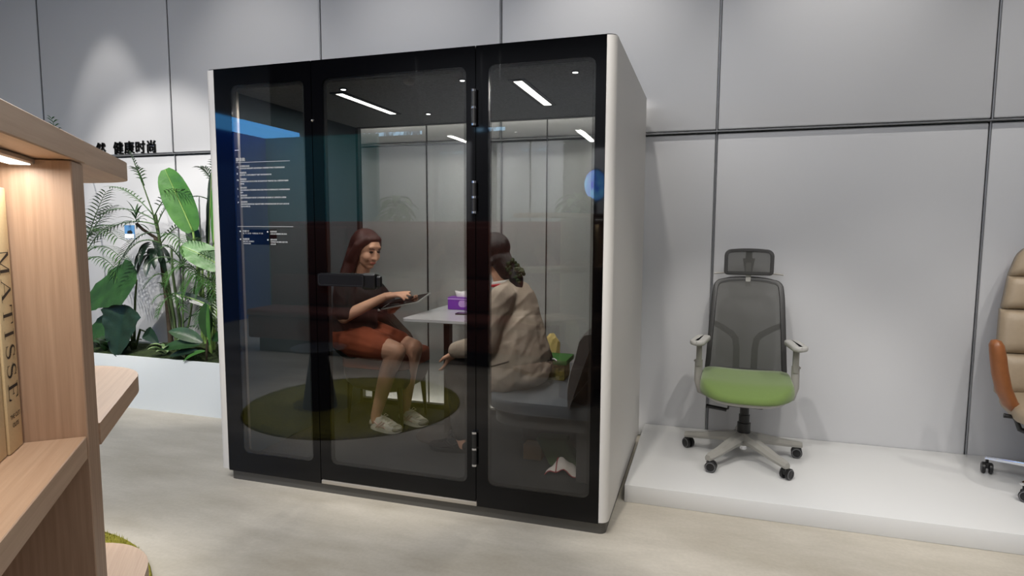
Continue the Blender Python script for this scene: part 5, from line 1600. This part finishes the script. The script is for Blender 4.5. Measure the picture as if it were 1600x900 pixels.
def pad(z0, z1, hw0, hw1, y0, y1):
    bm = BM(); N = 13; rows = []
    for j in range(9):
        v = j / 8; row = []
        for i in range(N):
            u = -1 + 2 * i / (N - 1)
            hw = hw0 + (hw1 - hw0) * v - (.09 * max(0, (v - .45) / .55) ** 2.6 if z1 > 1.2 else 0)
            puff = .040 * (max(0, 1 - abs(u) ** 6) * max(0, 1 - abs(2 * v - 1) ** 5)) ** .6
            row.append(bm.verts.new((u * hw, y0 + (y1 - y0) * v - puff + .05 * (1 - u * u) - .03, z0 + (z1 - z0) * v)))
        rows.append(row)
    for a, b in zip(rows, rows[1:]):
        for i in range(N - 1): bm.faces.new((a[i], a[i + 1], b[i + 1], b[i]))
    ext = bmesh.ops.extrude_face_region(bm, geom=bm.faces[:])
    for v in ext['geom']:
        if isinstance(v, bmesh.types.BMVert): v.co.y += .05 - (v.co.y - (y0 + (y1 - y0) * (v.co.z - z0) / (z1 - z0))) * .7
    obj('back_cushion', bm, M['tan'], ech, False, smooth=180)
pad(.44, .662, .268, .268, .20, .235); pad(.667, .905, .268, .258, .237, .285); pad(.910, 1.09, .252, .226, .287, .315); pad(1.092, 1.29, .226, .17, .316, .335)
bm = BM(); prism(bm, rrect(-.205, .205, .40, 1.25, [.10, .10, .05, .05], 6), .30, .325, 'Y', Matrix.Translation((0, 0, .40)) @ Matrix.Rotation(R(-7), 4, 'X') @ Matrix.Translation((0, 0, -.40))); obj('back_shell', bm, M['caramel'], ech, False, smooth=40)
for sg in (-1, 1):
    bm = BM(); rows = []
    for (y, z, x, hh, th) in ((.22, .66, .285, .12, .022), (.10, .665, .305, .10, .024), (-.02, .675, .318, .075, .026), (-.13, .685, .322, .050, .028), (-.20, .675, .320, .030, .026)):
        rows.append((y, z, x, hh, th))
    # sweeping shell: broad rounded top that narrows and curls under the seat
    path = [(.352, -.150, .790, .008), (.351, -.150, .784, .036), (.347, -.148, .760, .054), (.336, -.145, .70, .060), (.322, -.135, .62, .058), (.298, -.12, .53, .056), (.262, -.095, .455, .052), (.205, -.07, .395, .045), (.10, -.05, .362, .040)]
    prev = None
    for (x, y, z, w) in path:
        ring = []
        for k in range(14):
            a = 2 * math.pi * k / 14
            ring.append(bm.verts.new((sg * (x + w * .62 * math.cos(a)), y + w * math.sin(a) * .8, z + .5 * w * math.cos(a) * (-.4 if z < .7 else 0))))
        if prev:
            for k in range(14): bm.faces.new((prev[k], prev[(k + 1) % 14], ring[(k + 1) % 14], ring[k]))
        else: bm.faces.new(ring)
        prev = ring
    bm.faces.new(list(reversed(prev)))
    obj('arm_shell', bm, M['caramel'], ech, False, smooth=60)


# ------------------------------------------------------------------ the hall on the viewer's side (seen mirrored in the glass)
RC = Vector((-2.70, -1.55, 0))
rugt = thing('round_rug', 'round green shaggy rug on the floor behind the bookcase', 'rug', RC)
bm = BM(); lathe(bm, [(0, .022), (.83, .022), (.852, .016), (.857, .001), (0, .001)], 72, Matrix.Translation(RC)); obj('rug_base', bm, M['rug'], rugt, smooth=40)
rr = random.Random(3); bm = BM()
for k in range(16000):
    a = rr.uniform(0, 6.283); q = (math.sqrt(rr.uniform(.0, 1)) if k < 11000 else rr.uniform(.93, 1)) * .845
    p = RC + Vector((q * math.cos(a), q * math.sin(a), .016)); b = rr.uniform(0, 6.283); L = rr.uniform(.012, .024)
    t = Vector((math.cos(b) * .7, math.sin(b) * .7, 1)).normalized() * L; w = Vector((-math.sin(b), math.cos(b), 0)) * .0024
    bm.faces.new((bm.verts.new(p - w), bm.verts.new(p + w), bm.verts.new(p + t)))
pile = obj('rug_pile', bm, M['rugpile'], rugt); pile['kind'] = 'stuff'
st = thing('side_table', 'black round side table with tapered column, mirrored in the booth glass', 'table', (-2.90, -1.36, .022))
bm = BM(); lathe(bm, [(0, .482), (.20, .484), (.215, .490), (.215, .500), (.205, .504), (0, .504)], 48, Matrix.Translation((-2.90, -1.36, 0))); obj('table_top', bm, M['tableblack'], st, smooth=40)
bm = BM(); lathe(bm, [(0, .024), (.135, .024), (.13, .06), (.075, .40), (.065, .482), (0, .482)], 40, Matrix.Translation((-2.90, -1.36, 0))); obj('column', bm, M['tableblack'], st, smooth=40)
sofa = thing('high_back_sofa', 'long maroon high back sofa on the far side of the round rug', 'sofa', (-2.6, -3.4, 0))
bm = BM(); box(bm, -5.2, .25, -3.78, -3.66, .10, 1.52, .03, 3); obj('back_screen', bm, M['maroon'], sofa, smooth=40)
for z0, z1 in ((.16, .42), (.425, .50)):
    bm = BM(); box(bm, -5.1, .15, -3.66, -3.12 if z0 < .3 else -3.10, z0, z1, .03, 3); obj('seat' if z0 > .3 else 'base', bm, M['maroon'], sofa, smooth=40)
for i in range(5):
    x0 = -5.08 + 1.045 * i
    for z0, z1 in ((.52, .88), (.90, 1.46)):
        bm = BM(); box(bm, x0, x0 + 1.03, -3.655, -3.56, z0, z1, .025, 2); obj('back_cushion', bm, M['maroon'], sofa, smooth=40)
bm = BM(); box(bm, -5.0, .05, -3.6, -3.2, .0, .155); obj('plinth', bm, M['black'], sofa)
for (px_, lab) in ((-3.75, 'bushy potted plant behind the long maroon sofa, nearer the blue lit corner'), (-1.45, 'bushy potted plant behind the long maroon sofa, nearer the round screen')):
    pp = thing('potted_plant', lab, 'plant', (px_, -4.3, 0))
    bm = BM(); lathe(bm, [(0, .0), (.15, .0), (.19, .40), (.17, .40), (.165, .36), (0, .36)], 32, Matrix.Translation((px_, -4.3, 0))); obj('pot', bm, M['plainwall'], pp, smooth=40)
    bm = BM(); tube(bm, [(px_, -4.3, .36), (px_ + .03, -4.3, 1.0), (px_ - .02, -4.28, 1.6)], .018, 8); obj('stem', bm, M['bark'], pp, smooth=60)
    for k in range(46):
        a = k * 2.4; z = 1.25 + .6 * (k / 46)
        bm = BM(); blade(bm, (px_, -4.3, z), (math.cos(a), math.sin(a), .55), rr.uniform(.22, .36), .11, 1.6, 6, 2, .3); obj('leaf', bm, M['leafa'], pp, smooth=180)
m_, nt_, b_ = new_mat('blue_planet_screen')
tc_ = nt_.nodes.new('ShaderNodeTexCoord'); no_ = nt_.nodes.new('ShaderNodeTexNoise'); no_.inputs['Scale'].default_value = 9; no_.inputs['Detail'].default_value = 5
rp_ = nt_.nodes.new('ShaderNodeValToRGB'); e_ = rp_.color_ramp.elements
e_[0].position = .35; e_[0].color = lin((60, 90, 230)) + (1,); e_[1].position = .7; e_[1].color = lin((130, 215, 255)) + (1,)
nt_.links.new(tc_.outputs['Object'], no_.inputs['Vector']); nt_.links.new(no_.outputs['Fac'], rp_.inputs['Fac']); nt_.links.new(rp_.outputs['Color'], b_.inputs['Emission Color'])
b_.inputs['Emission Strength'].default_value = 6.0; b_.inputs['Base Color'].default_value = (.02, .05, .2, 1)
M['roundscreen'] = m_
m_, nt_, b_ = new_mat('ticker_screen_glow')
tc_ = nt_.nodes.new('ShaderNodeTexCoord'); mp_ = nt_.nodes.new('ShaderNodeMapping'); mp_.inputs['Scale'].default_value = (1, 1, .4)
no_ = nt_.nodes.new('ShaderNodeTexNoise'); no_.inputs['Scale'].default_value = 14; no_.inputs['Detail'].default_value = 3
rp_ = nt_.nodes.new('ShaderNodeValToRGB'); e_ = rp_.color_ramp.elements
e_[0].position = .42; e_[0].color = lin((20, 40, 60)) + (1,); e_[1].position = .58; e_[1].color = lin((170, 220, 255)) + (1,)
nt_.links.new(tc_.outputs['Object'], mp_.inputs['Vector']); nt_.links.new(mp_.outputs[0], no_.inputs['Vector']); nt_.links.new(no_.outputs['Fac'], rp_.inputs['Fac']); nt_.links.new(rp_.outputs['Color'], b_.inputs['Emission Color'])
b_.inputs['Emission Strength'].default_value = 6.0; b_.inputs['Base Color'].default_value = (.02, .05, .1, 1)
M['ledpale'] = m_
# blue lit corner of another stand
bx = thing('blue_light_box', 'blue glowing ceiling panel over the corner of the stand opposite', 'light', (-6.6, -4.4, 2.9))
bm = BM(); box(bm, -6.95, -6.29, -5.83, -3.0, 2.90, 2.96); obj('glowing_panel', bm, M['bluescreen'], bx)
bm = BM(); box(bm, -7.02, -6.95, -5.90, -2.9, 0, 2.98); o = obj('trim_2', bm, M['bluewall']); o['kind'] = 'structure'
bm = BM(); box(bm, -6.95, -4.9, -5.90, -5.83, 0, 2.90); o = obj('trim_3', bm, M['tealwall']); o['kind'] = 'structure'
for x0, x1, lab in ((-5.90, -4.70, 'wide pale blue ticker screen hanging opposite the booth'), (-3.72, -3.20, 'short pale blue ticker screen hanging opposite the booth')):
    t = thing('ticker_screen', lab, 'screen', ((x0 + x1) / 2, -7.0, 3.0))
    bm = BM(); box(bm, x0 - .02, x1 + .02, -7.06, -7.01, 3.03, 3.12); obj('housing', bm, M['black'], t)
    bm = BM(); box(bm, x0, x1, -7.01, -7.0, 3.045, 3.105); obj('display', bm, M['ledpale'], t)
    for x in (x0 + .1, x1 - .1):
        bm = BM(); cyl(bm, (x, -7.03, 3.12), (x, -7.03, 4.79), .008, 8); obj('hanger_rod', bm, M['black'], t)
rd = thing('round_screen', 'round glowing blue screen on a black post facing the booth', 'screen', (-1.36, -5.0, 0))
bm = BM(); lathe(bm, [(0, 0), (.14, 0), (.14, .015), (.02, .02), (.02, 1.86), (0, 1.86)], 24, Matrix.Translation((-1.36, -5.06, 0))); obj('post', bm, M['black'], rd, smooth=40)
mm = Matrix.Translation((-1.36, -5.0, 1.99)) @ Matrix.Rotation(R(-52), 4, 'Z') @ Matrix.Rotation(R(90), 4, 'X')
bm = BM(); lathe(bm, [(0, -.02), (.205, -.02), (.205, .03), (0, .03)], 40, mm); obj('housing', bm, M['black'], rd, smooth=40)
bm = BM(); lathe(bm, [(0, -.0215), (.19, -.0215), (.19, -.0205), (0, -.0205)], 40, mm); obj('display', bm, M['roundscreen'], rd)
wf = [o for o in COL.objects if o.name == 'wall_front'][0]
for x0, x1, z0, z1 in ((-6.4, -5.0, 1.5, 3.0), (-4.97, -4.1, 1.5, 3.0), (-3.6, -3.0, 1.3, 2.95), (-2.97, -2.4, 1.3, 2.95), (-1.9, -.6, 1.0, 2.8), (-.57, .8, 1.0, 2.8)):
    bm = BM(); box(bm, x0, x1, -7.799, -7.76, z0, z1, .006); obj('wall_panel', bm, M['wall'], wf)
area('hall_area_light', (-2.5, -6.6, 4.2), (-2.5, -7.8, 1.9), 6.0, .5, 480, (0.95, 0.97, 1.0))  # added fill that brightens the front wall panels mirrored in the glass
